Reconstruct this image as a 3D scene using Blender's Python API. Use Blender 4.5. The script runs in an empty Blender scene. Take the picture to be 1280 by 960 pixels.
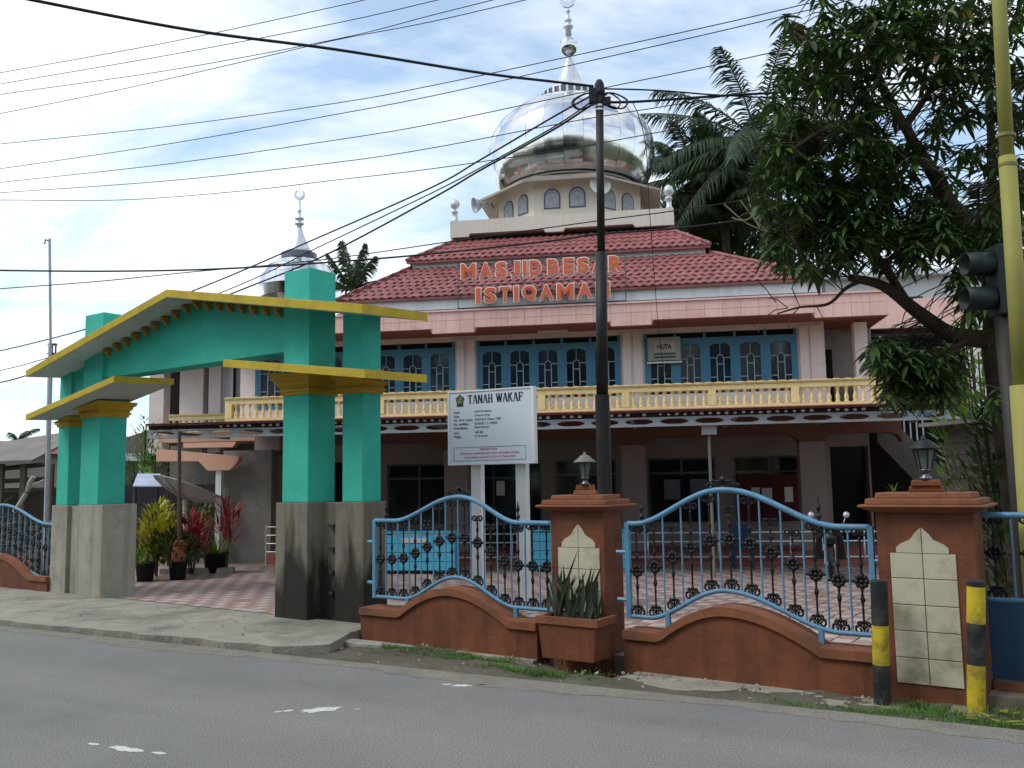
import bpy, bmesh, math, random
from mathutils import Vector, Matrix, Euler
random.seed(7)
D = bpy.data; SC = bpy.context.scene; COL = SC.collection
PI = math.pi; sin = math.sin; cos = math.cos

# ------------------------------------------------------------------ camera, sky, sun, exposure
PITCH = math.atan(120/1130); ROLL = -0.016; FPX = 1130.0; EYE = 2.0
cam = D.cameras.new('camera'); cam.sensor_width = 36; cam.lens = FPX/1280*36
cam.clip_start = 0.1; cam.clip_end = 2000
cam_o = D.objects.new('camera', cam); COL.objects.link(cam_o)
CAMR = Matrix.Rotation(PI/2+PITCH, 3, 'X') @ Matrix.Rotation(ROLL, 3, 'Z')
cam_o.matrix_world = Matrix.Translation((0, 0, EYE)) @ CAMR.to_4x4()
SC.camera = cam_o

SUN_DIR = Vector((-0.75, -0.25, 0.95)).normalized()      # towards the sun
SUN_EL = math.asin(SUN_DIR.z); SUN_AZ = math.atan2(SUN_DIR.x, SUN_DIR.y)
world = D.worlds.new('World'); SC.world = world; world.use_nodes = True
def build_world():
    nt = world.node_tree; nt.nodes.clear(); N = nt.nodes.new; L = nt.links.new
    out = N('ShaderNodeOutputWorld'); bg = N('ShaderNodeBackground'); bg.inputs[1].default_value = 0.1
    sky = N('ShaderNodeTexSky'); sky.sky_type = 'NISHITA'; sky.sun_disc = False
    sky.sun_elevation = SUN_EL; sky.sun_rotation = SUN_AZ
    tc = N('ShaderNodeTexCoord'); sep = N('ShaderNodeSeparateXYZ'); L(tc.outputs['Generated'], sep.inputs[0])
    zz = N('ShaderNodeMath'); zz.operation = 'MAXIMUM'; zz.inputs[1].default_value = 0.02; L(sep.outputs[2], zz.inputs[0])
    za = N('ShaderNodeMath'); za.inputs[1].default_value = 0.25; L(zz.outputs[0], za.inputs[0])
    dx = N('ShaderNodeMath'); dx.operation = 'DIVIDE'; L(sep.outputs[0], dx.inputs[0]); L(za.outputs[0], dx.inputs[1])
    dy = N('ShaderNodeMath'); dy.operation = 'DIVIDE'; L(sep.outputs[1], dy.inputs[0]); L(za.outputs[0], dy.inputs[1])
    cb = N('ShaderNodeCombineXYZ'); L(dx.outputs[0], cb.inputs[0]); L(dy.outputs[0], cb.inputs[1])
    mp = N('ShaderNodeMapping'); mp.inputs['Scale'].default_value = (1.0, 1.5, 1); mp.inputs['Location'].default_value = (7.7, -2.3, 0)
    mp.inputs['Rotation'].default_value = (0, 0, 0.35)
    L(cb.outputs[0], mp.inputs[0])
    n1 = N('ShaderNodeTexNoise'); n1.inputs['Scale'].default_value = 1.35; n1.inputs['Detail'].default_value = 9; n1.inputs['Roughness'].default_value = 0.58
    n1.inputs['Distortion'].default_value = 0.5
    L(mp.outputs[0], n1.inputs[0])
    r1 = N('ShaderNodeValToRGB'); r1.color_ramp.elements[0].position = 0.40; r1.color_ramp.elements[0].color = (0.24, 0.24, 0.24, 1)
    r1.color_ramp.elements[1].position = 0.61; r1.color_ramp.elements[1].color = (1, 1, 1, 1); L(n1.outputs[0], r1.inputs[0])
    n2 = N('ShaderNodeTexNoise'); n2.inputs['Scale'].default_value = 3.2; n2.inputs['Detail'].default_value = 6; L(mp.outputs[0], n2.inputs[0])
    r2 = N('ShaderNodeValToRGB'); r2.color_ramp.elements[0].position = 0.3; r2.color_ramp.elements[0].color = (9.4, 10.2, 11.0, 1)
    r2.color_ramp.elements[1].position = 0.65; r2.color_ramp.elements[1].color = (12.0, 12.4, 12.6, 1); L(n2.outputs[0], r2.inputs[0])
    sm = N('ShaderNodeMixRGB'); sm.blend_type = 'MULTIPLY'; sm.inputs[0].default_value = 1; L(sky.outputs[0], sm.inputs[1]); sm.inputs[2].default_value = (1.55, 1.9, 2.0, 1)
    mx = N('ShaderNodeMixRGB'); L(r1.outputs[0], mx.inputs[0]); L(sm.outputs[0], mx.inputs[1]); L(r2.outputs[0], mx.inputs[2])
    L(mx.outputs[0], bg.inputs[0]); L(bg.outputs[0], out.inputs[0])
build_world()
sl = D.lights.new('sun', 'SUN'); sl.energy = 1.5; sl.angle = math.radians(22); sl.color = (1.0, 0.96, 0.9)
sun_o = D.objects.new('sun', sl); COL.objects.link(sun_o)
sun_o.rotation_euler = (-SUN_DIR).to_track_quat('-Z', 'Y').to_euler(); sun_o.location = (0, 0, 40)
SC.view_settings.view_transform = 'Standard'; SC.view_settings.look = 'None'
SC.view_settings.exposure = 0.2; SC.view_settings.gamma = 1.0
SC.cycles.max_bounces = 6; SC.cycles.diffuse_bounces = 3; SC.cycles.glossy_bounces = 3

# ------------------------------------------------------------------ frames
class Frame:
    def __init__(s, ox, oy, deg):
        s.a = math.radians(deg); s.O = Vector((ox, oy, 0)); s.u = Vector((cos(s.a), sin(s.a), 0)); s.n = Vector((-sin(s.a), cos(s.a), 0))
    def w(s, p): return s.O + s.u*p[0] + s.n*p[1] + Vector((0, 0, p[2]))
    def loc(s, P):
        q = Vector(P)-s.O; return Vector((q.dot(s.u), q.dot(s.n), P[2]))
WF = Frame(0, 0, 0)
FF = Frame(3.748, 8.423, -34.2)     # garden fence along the road
GF = Frame(-3.544, 13.561, -34.2)   # gateway
BF = Frame(0, 22, -9.0)             # mosque facade
def at(u, v, Y):                    # the point at distance Y ahead that a line of sight meets
    d = CAMR @ Vector(((u-640)/FPX, -(v-480)/FPX, -1)); return Vector((0, 0, EYE)) + d*(Y/d.y)
def onplane(fr, u, v, t):
    d = CAMR @ Vector(((u-640)/FPX, -(v-480)/FPX, -1)); C = Vector((0, 0, EYE))
    return fr.loc(C + d*((t-(C-fr.O).dot(fr.n))/d.dot(fr.n)))

# ------------------------------------------------------------------ materials
def lin(c):
    f = lambda x: x/12.92 if x <= 0.04045 else ((x+0.055)/1.055)**2.4
    return tuple(f(x/255) for x in c)
SOOT = set()
def M(name, rgb, rough=0.8, var=0.18, scale=2.5, bump=0.0, bscale=60, metal=0.0, rgb2=None, s2=0.8, amt2=0.5, streak=None, streak_amt=0.5, rnd=0.0, spec=0.35, trans=0.0, fine=0.0):
    m = D.materials.new(name); m.use_nodes = True; nt = m.node_tree; N = nt.nodes.new; L = nt.links.new
    b = nt.nodes['Principled BSDF']; b.inputs['Roughness'].default_value = rough; b.inputs['Metallic'].default_value = metal
    b.inputs['Specular IOR Level'].default_value = spec
    c = Vector(lin(rgb)); tc = N('ShaderNodeTexCoord')
    n = N('ShaderNodeTexNoise'); n.inputs['Scale'].default_value = scale; n.inputs['Detail'].default_value = 8; n.inputs['Roughness'].default_value = 0.65; L(tc.outputs['Object'], n.inputs[0])
    r = N('ShaderNodeValToRGB'); r.color_ramp.elements[0].position = 0.3; r.color_ramp.elements[1].position = 0.7
    r.color_ramp.elements[0].color = (*(c*(1-var)), 1); r.color_ramp.elements[1].color = (*(c*(1+var)), 1); L(n.outputs[0], r.inputs[0])
    col = r.outputs[0]
    def mix(fac, a, bcol, k=1.0):
        x = N('ShaderNodeMixRGB')
        if k != 1.0:
            mm = N('ShaderNodeMath'); mm.operation = 'MULTIPLY'; mm.inputs[1].default_value = k; L(fac, mm.inputs[0]); fac = mm.outputs[0]
        L(fac, x.inputs[0]); L(a, x.inputs[1]); x.inputs[2].default_value = (*bcol, 1); return x.outputs[0]
    if rgb2:
        n2 = N('ShaderNodeTexNoise'); n2.inputs['Scale'].default_value = s2; n2.inputs['Detail'].default_value = 10; n2.inputs['Roughness'].default_value = 0.7; n2.noise_dimensions = '4D'; n2.inputs['W'].default_value = 3.3; L(tc.outputs['Object'], n2.inputs['Vector'])
        q = N('ShaderNodeValToRGB'); q.color_ramp.elements[0].position = 0.48; q.color_ramp.elements[1].position = 0.66; L(n2.outputs[0], q.inputs[0])
        col = mix(q.outputs[0], col, lin(rgb2), amt2)
    if streak:
        mp = N('ShaderNodeMapping'); mp.inputs['Scale'].default_value = (9, 9, 0.55); L(tc.outputs['Object'], mp.inputs[0])
        n3 = N('ShaderNodeTexNoise'); n3.inputs['Scale'].default_value = 1.0; n3.inputs['Detail'].default_value = 6; L(mp.outputs[0], n3.inputs[0])
        q = N('ShaderNodeValToRGB'); q.color_ramp.elements[0].position = 0.47; q.color_ramp.elements[1].position = 0.70; L(n3.outputs[0], q.inputs[0])
        col = mix(q.outputs[0], col, lin(streak), streak_amt)
    if name == 'asphalt':
        nw = N('ShaderNodeTexNoise'); nw.inputs['Scale'].default_value = 2.2; nw.inputs['Detail'].default_value = 5; L(tc.outputs['Object'], nw.inputs[0])
        va = N('ShaderNodeVectorMath'); va.operation = 'MULTIPLY_ADD'; va.inputs[1].default_value = (0.45, 0.45, 0); L(nw.outputs[1], va.inputs[0]); L(tc.outputs['Object'], va.inputs[2])
        vo = N('ShaderNodeTexVoronoi'); vo.feature = 'DISTANCE_TO_EDGE'; vo.inputs['Scale'].default_value = 0.75; L(va.outputs[0], vo.inputs[0])
        q = N('ShaderNodeValToRGB'); q.color_ramp.elements[0].position = 0.004; q.color_ramp.elements[0].color = (1, 1, 1, 1); q.color_ramp.elements[1].position = 0.008; q.color_ramp.elements[1].color = (0, 0, 0, 1); L(vo.outputs[0], q.inputs[0])
        nm = N('ShaderNodeTexNoise'); nm.inputs['Scale'].default_value = 0.6; nm.inputs['Detail'].default_value = 3; L(tc.outputs['Object'], nm.inputs[0])
        qm = N('ShaderNodeValToRGB'); qm.color_ramp.elements[0].position = 0.57; qm.color_ramp.elements[1].position = 0.66; L(nm.outputs[0], qm.inputs[0])
        mu = N('ShaderNodeMath'); mu.operation = 'MULTIPLY'; L(q.outputs[0], mu.inputs[0]); L(qm.outputs[0], mu.inputs[1])
        mp = N('ShaderNodeMapping'); mp.vector_type = 'TEXTURE'; mp.inputs['Rotation'].default_value = (0, 0, math.radians(-28.4)); mp.inputs['Scale'].default_value = (14, 0.9, 1); L(tc.outputs['Object'], mp.inputs[0])
        nt2 = N('ShaderNodeTexNoise'); nt2.inputs['Scale'].default_value = 1; nt2.inputs['Detail'].default_value = 4; L(mp.outputs[0], nt2.inputs[0])
        qt = N('ShaderNodeValToRGB'); qt.color_ramp.elements[0].position = 0.42; qt.color_ramp.elements[1].position = 0.68; L(nt2.outputs[0], qt.inputs[0])
        col = mix(qt.outputs[0], col, lin((140, 137, 132)), 0.38)
        col = mix(mu.outputs[0], col, lin((70, 70, 70)), 0.5)
    if name == 'sooty_concrete':      # burnt rubbish has blackened it from the kerb up, in ragged tongues
        sp = N('ShaderNodeSeparateXYZ'); L(tc.outputs['Object'], sp.inputs[0])
        mp = N('ShaderNodeMapping'); mp.inputs['Scale'].default_value = (3.2, 3.2, 0.8); L(tc.outputs['Object'], mp.inputs[0])
        n5 = N('ShaderNodeTexNoise'); n5.inputs['Scale'].default_value = 1.0; n5.inputs['Detail'].default_value = 5; L(mp.outputs[0], n5.inputs[0])
        a1 = N('ShaderNodeMath'); a1.operation = 'MULTIPLY_ADD'; a1.inputs[1].default_value = 2.6; L(n5.outputs[0], a1.inputs[0])
        a2 = N('ShaderNodeMath'); a2.operation = 'MULTIPLY'; a2.inputs[1].default_value = -0.75; L(sp.outputs[2], a2.inputs[0]); L(a2.outputs[0], a1.inputs[2])
        q = N('ShaderNodeValToRGB'); q.color_ramp.elements[0].position = 0.38; q.color_ramp.elements[1].position = 0.85; L(a1.outputs[0], q.inputs[0])
        col = mix(q.outputs[0], col, lin((24, 22, 20)), 0.9)
    if fine:
        n4 = N('ShaderNodeTexNoise'); n4.inputs['Scale'].default_value = 70; n4.inputs['Detail'].default_value = 2; L(tc.outputs['Object'], n4.inputs[0])
        q = N('ShaderNodeValToRGB'); q.color_ramp.elements[0].position = 0.35; q.color_ramp.elements[1].position = 0.68
        q.color_ramp.elements[0].color = (1-fine, 1-fine, 1-fine, 1); q.color_ramp.elements[1].color = (1+fine, 1+fine, 1+fine, 1); L(n4.outputs[0], q.inputs[0])
        x = N('ShaderNodeMixRGB'); x.blend_type = 'MULTIPLY'; x.inputs[0].default_value = 1; L(col, x.inputs[1]); L(q.outputs[0], x.inputs[2]); col = x.outputs[0]
    if rnd:
        oi = N('ShaderNodeObjectInfo'); mr = N('ShaderNodeMapRange'); mr.inputs[3].default_value = 1-rnd; mr.inputs[4].default_value = 1+rnd; L(oi.outputs['Random'], mr.inputs[0])
        h = N('ShaderNodeHueSaturation'); L(mr.outputs[0], h.inputs['Value']); L(col, h.inputs['Color']); col = h.outputs[0]
    L(col, b.inputs['Base Color'])
    if bump:
        nb = N('ShaderNodeTexNoise'); nb.inputs['Scale'].default_value = bscale; nb.inputs['Detail'].default_value = 6; L(tc.outputs['Object'], nb.inputs[0])
        bp = N('ShaderNodeBump'); bp.inputs['Strength'].default_value = bump; bp.inputs['Distance'].default_value = 0.02; L(nb.outputs[0], bp.inputs['Height']); L(bp.outputs[0], b.inputs['Normal'])
    if trans:
        t = N('ShaderNodeBsdfTranslucent'); L(col, t.inputs[0]); ms = N('ShaderNodeMixShader'); ms.inputs[0].default_value = trans
        L(b.outputs[0], ms.inputs[1]); L(t.outputs[0], ms.inputs[2]); L(ms.outputs[0], nt.nodes['Material Output'].inputs[0])
    return m
asphalt = M('asphalt', (122, 120, 116), 0.9, 0.09, 0.5, 0.7, 55, rgb2=(101, 100, 98), s2=0.3, amt2=0.6, fine=0.34)
conc = M('apron_concrete', (146, 141, 128), 0.9, 0.2, 2.2, 0.7, 30, rgb2=(88, 85, 76), s2=0.7, amt2=0.8, fine=0.2)
conc_dark = M('raw_concrete', (158, 152, 138), 0.9, 0.14, 2, 0.4, 30, rgb2=(108, 104, 92), s2=1.3, amt2=0.6, streak=(84, 81, 72), streak_amt=0.3, fine=0.1)
conc_black = M('sooty_concrete', (120, 114, 100), 0.9, 0.2, 1.5, 0.4, 30, rgb2=(80, 76, 68), s2=1.1, amt2=0.5, streak=(60, 56, 50), streak_amt=0.5, fine=0.08)
teal = M('teal_paint', (52, 172, 150), 0.75, 0.12, 1.6, 0.35, 35, rgb2=(80, 184, 164), s2=4.5, amt2=0.35, fine=0.06)
gyel = M('mustard_paint', (190, 164, 44), 0.7, 0.14, 2.5, 0.2, 30, rgb2=(156, 132, 40), s2=3.5, amt2=0.6, streak=(140, 116, 34), streak_amt=0.15, fine=0.05)
gcap = M('capital_paint', (180, 142, 28), 0.7, 0.12, 2.5, 0.15, 30)
soffit = M('soffit_plaster', (178, 182, 176), 0.9, 0.08, 1.5, 0.2, 30, rgb2=(140, 142, 136), s2=1, amt2=0.5)
brown = M('brown_paint', (120, 70, 45), 0.85, 0.2, 2.0, 0.3, 30, rgb2=(82, 50, 38), s2=1.3, amt2=0.85, streak=(62, 42, 33), streak_amt=0.38, fine=0.08)
brown_cap = M('brown_cap_paint', (132, 82, 56), 0.85, 0.18, 3.0, 0.3, 30, rgb2=(88, 62, 48), s2=2.2, amt2=0.8, fine=0.08)
blue = M('blue_gloss_paint', (88, 138, 168), 0.45, 0.12, 6, 0.1, 40, rgb2=(104, 84, 70), s2=9, amt2=0.45)
iron = M('black_iron', (22, 22, 24), 0.5, 0.2, 8, 0.1, 60)
ctile = M('cream_tile', (188, 180, 157), 0.4, 0.07, 3, 0.08, 30, rgb2=(132, 122, 94), s2=2.6, amt2=0.85, rnd=0.05)
grout = M('grout', (110, 98, 84), 0.9)
byel = M('balustrade_paint', (238, 212, 150), 0.7, 0.08, 2, 0.1, 30, streak=(196, 160, 84), streak_amt=0.3, rnd=0.03)
pink = M('pink_wall_tile', (230, 188, 176), 0.6, 0.06, 1.5, 0.05, 30, rgb2=(204, 154, 140), s2=1.0, amt2=0.5, streak=(180, 132, 118), streak_amt=0.25, rnd=0.03)
pinkd = M('pink_joint', (186, 136, 122), 0.8)
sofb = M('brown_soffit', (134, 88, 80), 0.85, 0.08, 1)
wallw = M('lilac_wall', (232, 218, 213), 0.8, 0.06, 1.2, 0.1, 30, rgb2=(200, 184, 182), s2=1, amt2=0.4)
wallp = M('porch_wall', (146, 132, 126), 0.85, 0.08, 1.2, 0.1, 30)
peach = M('peach_paint', (220, 168, 142), 0.8, 0.08, 1.2, 0.1, 30)
greycol = M('unpainted_render', (132, 126, 118), 0.9, 0.15, 1.5, 0.4, 20, rgb2=(160, 158, 156), s2=0.9, amt2=0.7)
white = M('white_paint', (226, 226, 224), 0.6, 0.05, 2, rgb2=(196, 194, 188), s2=1.2, amt2=0.4)
whited = M('aged_white_band', (222, 222, 220), 0.75, 0.08, 2, streak=(176, 174, 172), streak_amt=0.3)
cream = M('cream_wall', (206, 196, 182), 0.8, 0.06, 1.2, 0.1, 30, streak=(186, 172, 154), streak_amt=0.35)
rtile = M('red_roof_tile', (146, 88, 86), 0.65, 0.2, 6, 0.15, 40, rgb2=(80, 54, 54), s2=1.2, amt2=0.9, rnd=0.2)
rtile2 = M('red_roof_tile_mass', (146, 88, 86), 0.55, 0.24, 9, 0.15, 40, rgb2=(100, 50, 52), s2=1.2, amt2=0.75)
steel = M('polished_steel', (216, 216, 218), 0.13, 0.04, 4, 0.03, 5, metal=1.0, rnd=0.05)
steeld = M('dark_steel', (96, 98, 102), 0.3, 0.1, 4, metal=0.8)
silver = M('silver_paint', (206, 208, 212), 0.35, 0.05, 4, metal=0.4)
wblue = M('window_blue_paint', (72, 126, 154), 0.6, 0.06, 4)
munt = M('muntin_paint', (150, 176, 190), 0.6, 0.06, 4)
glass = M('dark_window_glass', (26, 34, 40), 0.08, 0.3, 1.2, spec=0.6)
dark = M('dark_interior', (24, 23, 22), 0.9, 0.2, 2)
orange = M('orange_letter_face', (206, 100, 66), 0.5, 0.06, 5)
lwhite = M('letter_edge_white', (236, 222, 206), 0.5, 0.04, 5)
galv = M('galvanised_steel', (168, 170, 174), 0.5, 0.08, 3, metal=0.25, rgb2=(130, 130, 132), s2=1.5, amt2=0.5)
cablem = M('cable_rubber', (22, 22, 26), 0.6, 0.1)
polem = M('black_pole_paint', (30, 28, 28), 0.55, 0.2, 3, 0.1, 30, rgb2=(58, 46, 38), s2=2, amt2=0.5)
ypole = M('yellow_pole_paint', (150, 144, 74), 0.65, 0.14, 2, 0.1, 30, streak=(140, 134, 62), streak_amt=0.5)
byellow = M('bollard_yellow', (196, 172, 38), 0.7, 0.12, 4, 0.2, 30, rgb2=(120, 104, 44), s2=5, amt2=0.8, fine=0.08)
bblack = M('bollard_black', (30, 30, 32), 0.7, 0.25, 4, 0.2, 30, rgb2=(78, 74, 68), s2=5, amt2=0.6)
board = M('sign_white', (214, 220, 230), 0.5, 0.03, 1)
ink = M('sign_ink', (34, 36, 40), 0.6)
inkg = M('sign_ink_grey', (98, 104, 112), 0.6)
inkr = M('sign_ink_red', (206, 110, 122), 0.6)
egreen = M('emblem_green', (38, 62, 44), 0.6); egold = M('emblem_gold', (170, 160, 110), 0.6)
bark = M('tree_bark', (74, 62, 50), 0.95, 0.3, 6, 0.7, 30, rgb2=(44, 40, 34), s2=4, amt2=0.6)
leafm = M('mango_leaf', (62, 82, 40), 0.40, 0.4, 1.8, rgb2=(38, 56, 30), s2=2.2, amt2=0.7, rnd=0.25, trans=0.22)
leafy = M('yellowing_leaf', (150, 140, 50), 0.5, 0.25, 3, rnd=0.2, trans=0.25)
brownleaf = M('reddish_young_leaf', (120, 84, 60), 0.5, 0.25, 3, rnd=0.2, trans=0.2)
leafb = M('bright_leaf', (96, 132, 44), 0.45, 0.25, 3, rnd=0.2, trans=0.3)
palml = M('palm_leaf', (56, 72, 44), 0.45, 0.25, 2, rnd=0.2, trans=0.2)
crot = M('croton_leaf', (196, 188, 40), 0.45, 0.35, 6, rgb2=(110, 140, 36), s2=5, amt2=0.8, rnd=0.2, trans=0.2)
cord = M('cordyline_leaf', (150, 34, 48), 0.45, 0.3, 6, rgb2=(84, 30, 36), s2=4, amt2=0.8, rnd=0.2, trans=0.2)
snake = M('snake_plant_leaf', (62, 70, 54), 0.4, 0.2, 7, rgb2=(96, 100, 76), s2=9, amt2=0.5, rnd=0.15)
grassm = M('grass_blade', (78, 112, 44), 0.6, 0.3, 2, rnd=0.1, trans=0.2)
dirt = M('verge_dirt', (94, 88, 76), 0.95, 0.25, 1.5, 0.9, 25, rgb2=(74, 72, 54), s2=1.1, amt2=0.8, fine=0.25)
pav_r = M('paving_red', (156, 126, 118), 0.7, 0.12, 5, 0.1, 40, rnd=0.14)
pav_w = M('paving_pale', (176, 160, 152), 0.7, 0.12, 5, 0.1, 40, rnd=0.12)
pav_j = M('paving_joint', (128, 112, 102), 0.9, 0.15, 3)
stepm = M('porch_step_tile', (150, 92, 78), 0.6, 0.1, 4)
terra = M('terracotta', (164, 96, 66), 0.8, 0.1, 5)
blackpl = M('black_plastic', (28, 28, 30), 0.5, 0.1, 5)
tin = M('rusty_tin', (120, 112, 104), 0.7, 0.15, 2, 0.1, 20, rgb2=(92, 66, 50), s2=1.2, amt2=0.6)
tinr = M('red_tin', (150, 70, 66), 0.6, 0.12, 2)
wood = M('grey_wood', (92, 82, 70), 0.9, 0.25, 4, 0.4, 40)
purple = M('dark_gate_paint', (42, 36, 44), 0.7, 0.15, 3)
cyan = M('turquoise_board', (86, 184, 214), 0.6, 0.06, 4)
brickg = M('grey_block', (78, 74, 66), 0.9, 0.25, 2, 0.5, 20, rgb2=(48, 50, 40), s2=1.4, amt2=0.6)
paintw = M('road_paint', (196, 196, 190), 0.85, 0.12, 9, fine=0.2)
tgreen = M('signal_green_black', (24, 33, 33), 0.6, 0.15, 3)
curtain = M('white_curtain', (222, 222, 226), 0.9, 0.06, 3)
redb = M('red_notice_cloth', (86, 28, 27), 0.8, 0.1, 4); paper = M('paper', (214, 214, 208), 0.8, 0.03)
lampglass = M('lantern_glass', (96, 102, 98), 0.2, 0.1, 4)
meshm = M('dish_mesh', (176, 172, 162), 0.6, 0.1, 6)
drumw = M('drum_window_lattice', (186, 188, 196), 0.5, 0.1, 6); drumf = M('drum_window_frame', (78, 80, 92), 0.5, 0.1, 6)
bikem = M('motorcycle_black', (26, 26, 28), 0.35, 0.2, 4); biker = M('motorcycle_red', (64, 22, 22), 0.35)
stone = M('rubble_stone', (150, 146, 136), 0.95, 0.2, 6, 0.5, 40, rgb2=(100, 98, 90), s2=4, amt2=0.6)

# ------------------------------------------------------------------ objects
BASE = {}; FRM = {}
def tag(o, label=None, cat=None, group=None, kind=None):
    if label: o['label'] = label
    if cat: o['category'] = cat
    if group: o['group'] = group
    if kind: o['kind'] = kind
    return o
def thing(name, label, cat, fr=WF, p=(0, 0, 0), group=None, kind=None):
    o = D.objects.new(name, None); COL.objects.link(o); o.location = fr.w(p); o.rotation_euler = (0, 0, fr.a)
    o.empty_display_size = 0.3; BASE[o.name] = Vector(p); FRM[o.name] = fr
    return tag(o, label, cat, group, kind)
class MB:
    def __init__(s): s.v = []; s.f = []; s.mi = []; s.cur = 0
    def add(s, vs, fs):
        k = len(s.v); s.v += [tuple(v) for v in vs]
        for f in fs: s.f.append([i+k for i in f]); s.mi.append(s.cur)
    def box(s, x0, x1, y0, y1, z0, z1):
        s.add([(x0, y0, z0), (x1, y0, z0), (x1, y1, z0), (x0, y1, z0), (x0, y0, z1), (x1, y0, z1), (x1, y1, z1), (x0, y1, z1)],
              [(3, 2, 1, 0), (4, 5, 6, 7), (0, 1, 5, 4), (1, 2, 6, 5), (2, 3, 7, 6), (3, 0, 4, 7)]); return s
    def prism(s, pts, y0, y1, axis='y'):           # polygon in xz (anticlockwise from the front) pushed along y, or in xy pushed along z
        n = len(pts)
        if axis == 'y': a = [(p[0], y0, p[1]) for p in pts]; b = [(p[0], y1, p[1]) for p in pts]
        elif axis == 'z': a = [(p[0], p[1], y1) for p in pts]; b = [(p[0], p[1], y0) for p in pts]
        else: a = [(y1, p[0], p[1]) for p in pts]; b = [(y0, p[0], p[1]) for p in pts]
        s.add(a+b, [tuple(range(n)), tuple(range(2*n-1, n-1, -1))]+[(i, n+i, n+(i+1) % n, (i+1) % n) for i in range(n)]); return s
    def frustum(s, x0, x1, y0, y1, z0, X0, X1, Y0, Y1, z1):
        s.add([(x0, y0, z0), (x1, y0, z0), (x1, y1, z0), (x0, y1, z0), (X0, Y0, z1), (X1, Y0, z1), (X1, Y1, z1), (X0, Y1, z1)],
              [(3, 2, 1, 0), (4, 5, 6, 7), (0, 1, 5, 4), (1, 2, 6, 5), (2, 3, 7, 6), (3, 0, 4, 7)]); return s
    def tube(s, path, r, n=8, r2=None, cap=True):
        path = [Vector(p) for p in path]; m = len(path); vs = []; fs = []
        for i, p in enumerate(path):
            d = (path[min(i+1, m-1)]-path[max(i-1, 0)]).normalized()
            ref = Vector((0, 0, 1)) if abs(d.z) < 0.9 else Vector((0, 1, 0))
            a = d.cross(ref).normalized(); b = d.cross(a)
            if callable(r): rr = r(i/(m-1))
            else: rr = r if r2 is None else r+(r2-r)*i/(m-1)
            for k in range(n):
                t = 2*PI*k/n; vs.append(p+a*(cos(t)*rr)+b*(sin(t)*rr))
        for i in range(m-1):
            for k in range(n): fs.append((i*n+k, i*n+(k+1) % n, (i+1)*n+(k+1) % n, (i+1)*n+k))
        if cap: fs += [tuple(range(n-1, -1, -1)), tuple((m-1)*n+k for k in range(n))]
        s.add(vs, fs); return s
    def lathe(s, prof, c=(0, 0, 0), n=20, ph=0.0, y0=0):
        vs = []; fs = []; m = len(prof)
        for r, z in prof:
            for k in range(n):
                t = 2*PI*k/n+ph; vs.append((c[0]+cos(t)*r, c[1]+sin(t)*r, c[2]+z))
        for i in range(m-1):
            for k in range(n): fs.append((i*n+k, i*n+(k+1) % n, (i+1)*n+(k+1) % n, (i+1)*n+k))
        fs += [tuple(range(n-1, -1, -1)), tuple((m-1)*n+k for k in range(n))]
        s.add(vs, fs); return s
    def ball(s, c, r, n=10, m=6, sz=1.0):
        return s.lathe([(max(r*sin(PI*i/m), 0.001), -r*sz*cos(PI*i/m)) for i in range(m+1)], c, n)
    def xform(s, k0, mat):
        for i in range(k0, len(s.v)): s.v[i] = tuple(mat @ Vector(s.v[i]))
    def mesh(s, name, mats, off=Vector((0, 0, 0)), smooth=False):
        me = D.meshes.new(name); me.from_pydata([(v[0]-off[0], v[1]-off[1], v[2]-off[2]) for v in s.v], [], s.f)
        for m in (mats if isinstance(mats, (list, tuple)) else [mats]): me.materials.append(m)
        if any(s.mi): me.polygons.foreach_set('material_index', s.mi)
        if smooth: me.polygons.foreach_set('use_smooth', [True]*len(me.polygons))
        me.update(); return me
    def build(s, name, mats, parent=None, smooth=False, bevel=0.0, label=None, kind=None, seg=2):
        off = BASE[parent.name] if parent else Vector((0, 0, 0))
        me = s.mesh(name, mats, off, smooth); o = D.objects.new(name, me); COL.objects.link(o)
        if parent: o.parent = parent
        BASE[o.name] = Vector(off)
        if bevel:
            b = o.modifiers.new('edge', 'BEVEL'); b.width = bevel; b.segments = seg; b.limit_method = 'ANGLE'; b.angle_limit = math.radians(40)
        return tag(o, label, None, None, kind)
def inst(me, name, parent, pos, rot=(0, 0, 0), scale=(1, 1, 1)):
    o = D.objects.new(name, me); COL.objects.link(o); o.parent = parent
    o.location = Vector(pos)-BASE[parent.name]; o.rotation_euler = rot; o.scale = scale; BASE[o.name] = Vector(pos); return o
def solo(mb, name, mats, label, cat, fr=WF, p=(0, 0, 0), group=None, kind=None, smooth=False, bevel=0.0):   # a thing that is one mesh
    me = mb.mesh(name, mats, Vector(p), smooth); o = D.objects.new(name, me); COL.objects.link(o)
    o.location = fr.w(p); o.rotation_euler = (0, 0, fr.a); BASE[o.name] = Vector(p)
    if bevel:
        b = o.modifiers.new('edge', 'BEVEL'); b.width = bevel; b.segments = 2; b.limit_method = 'ANGLE'
    return tag(o, label, cat, group, kind)
def dup(root, fr, p, label=None):
    def cp(o, par):
        c = o.copy(); COL.objects.link(c)
        if par: c.parent = par
        for ch in o.children: cp(ch, c)
        return c
    r = cp(root, None); r.location = fr.w(p); r.rotation_euler = (0, 0, fr.a)
    if label: r['label'] = label
    return r
def lerp(a, b, k): return a+(b-a)*k
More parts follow.
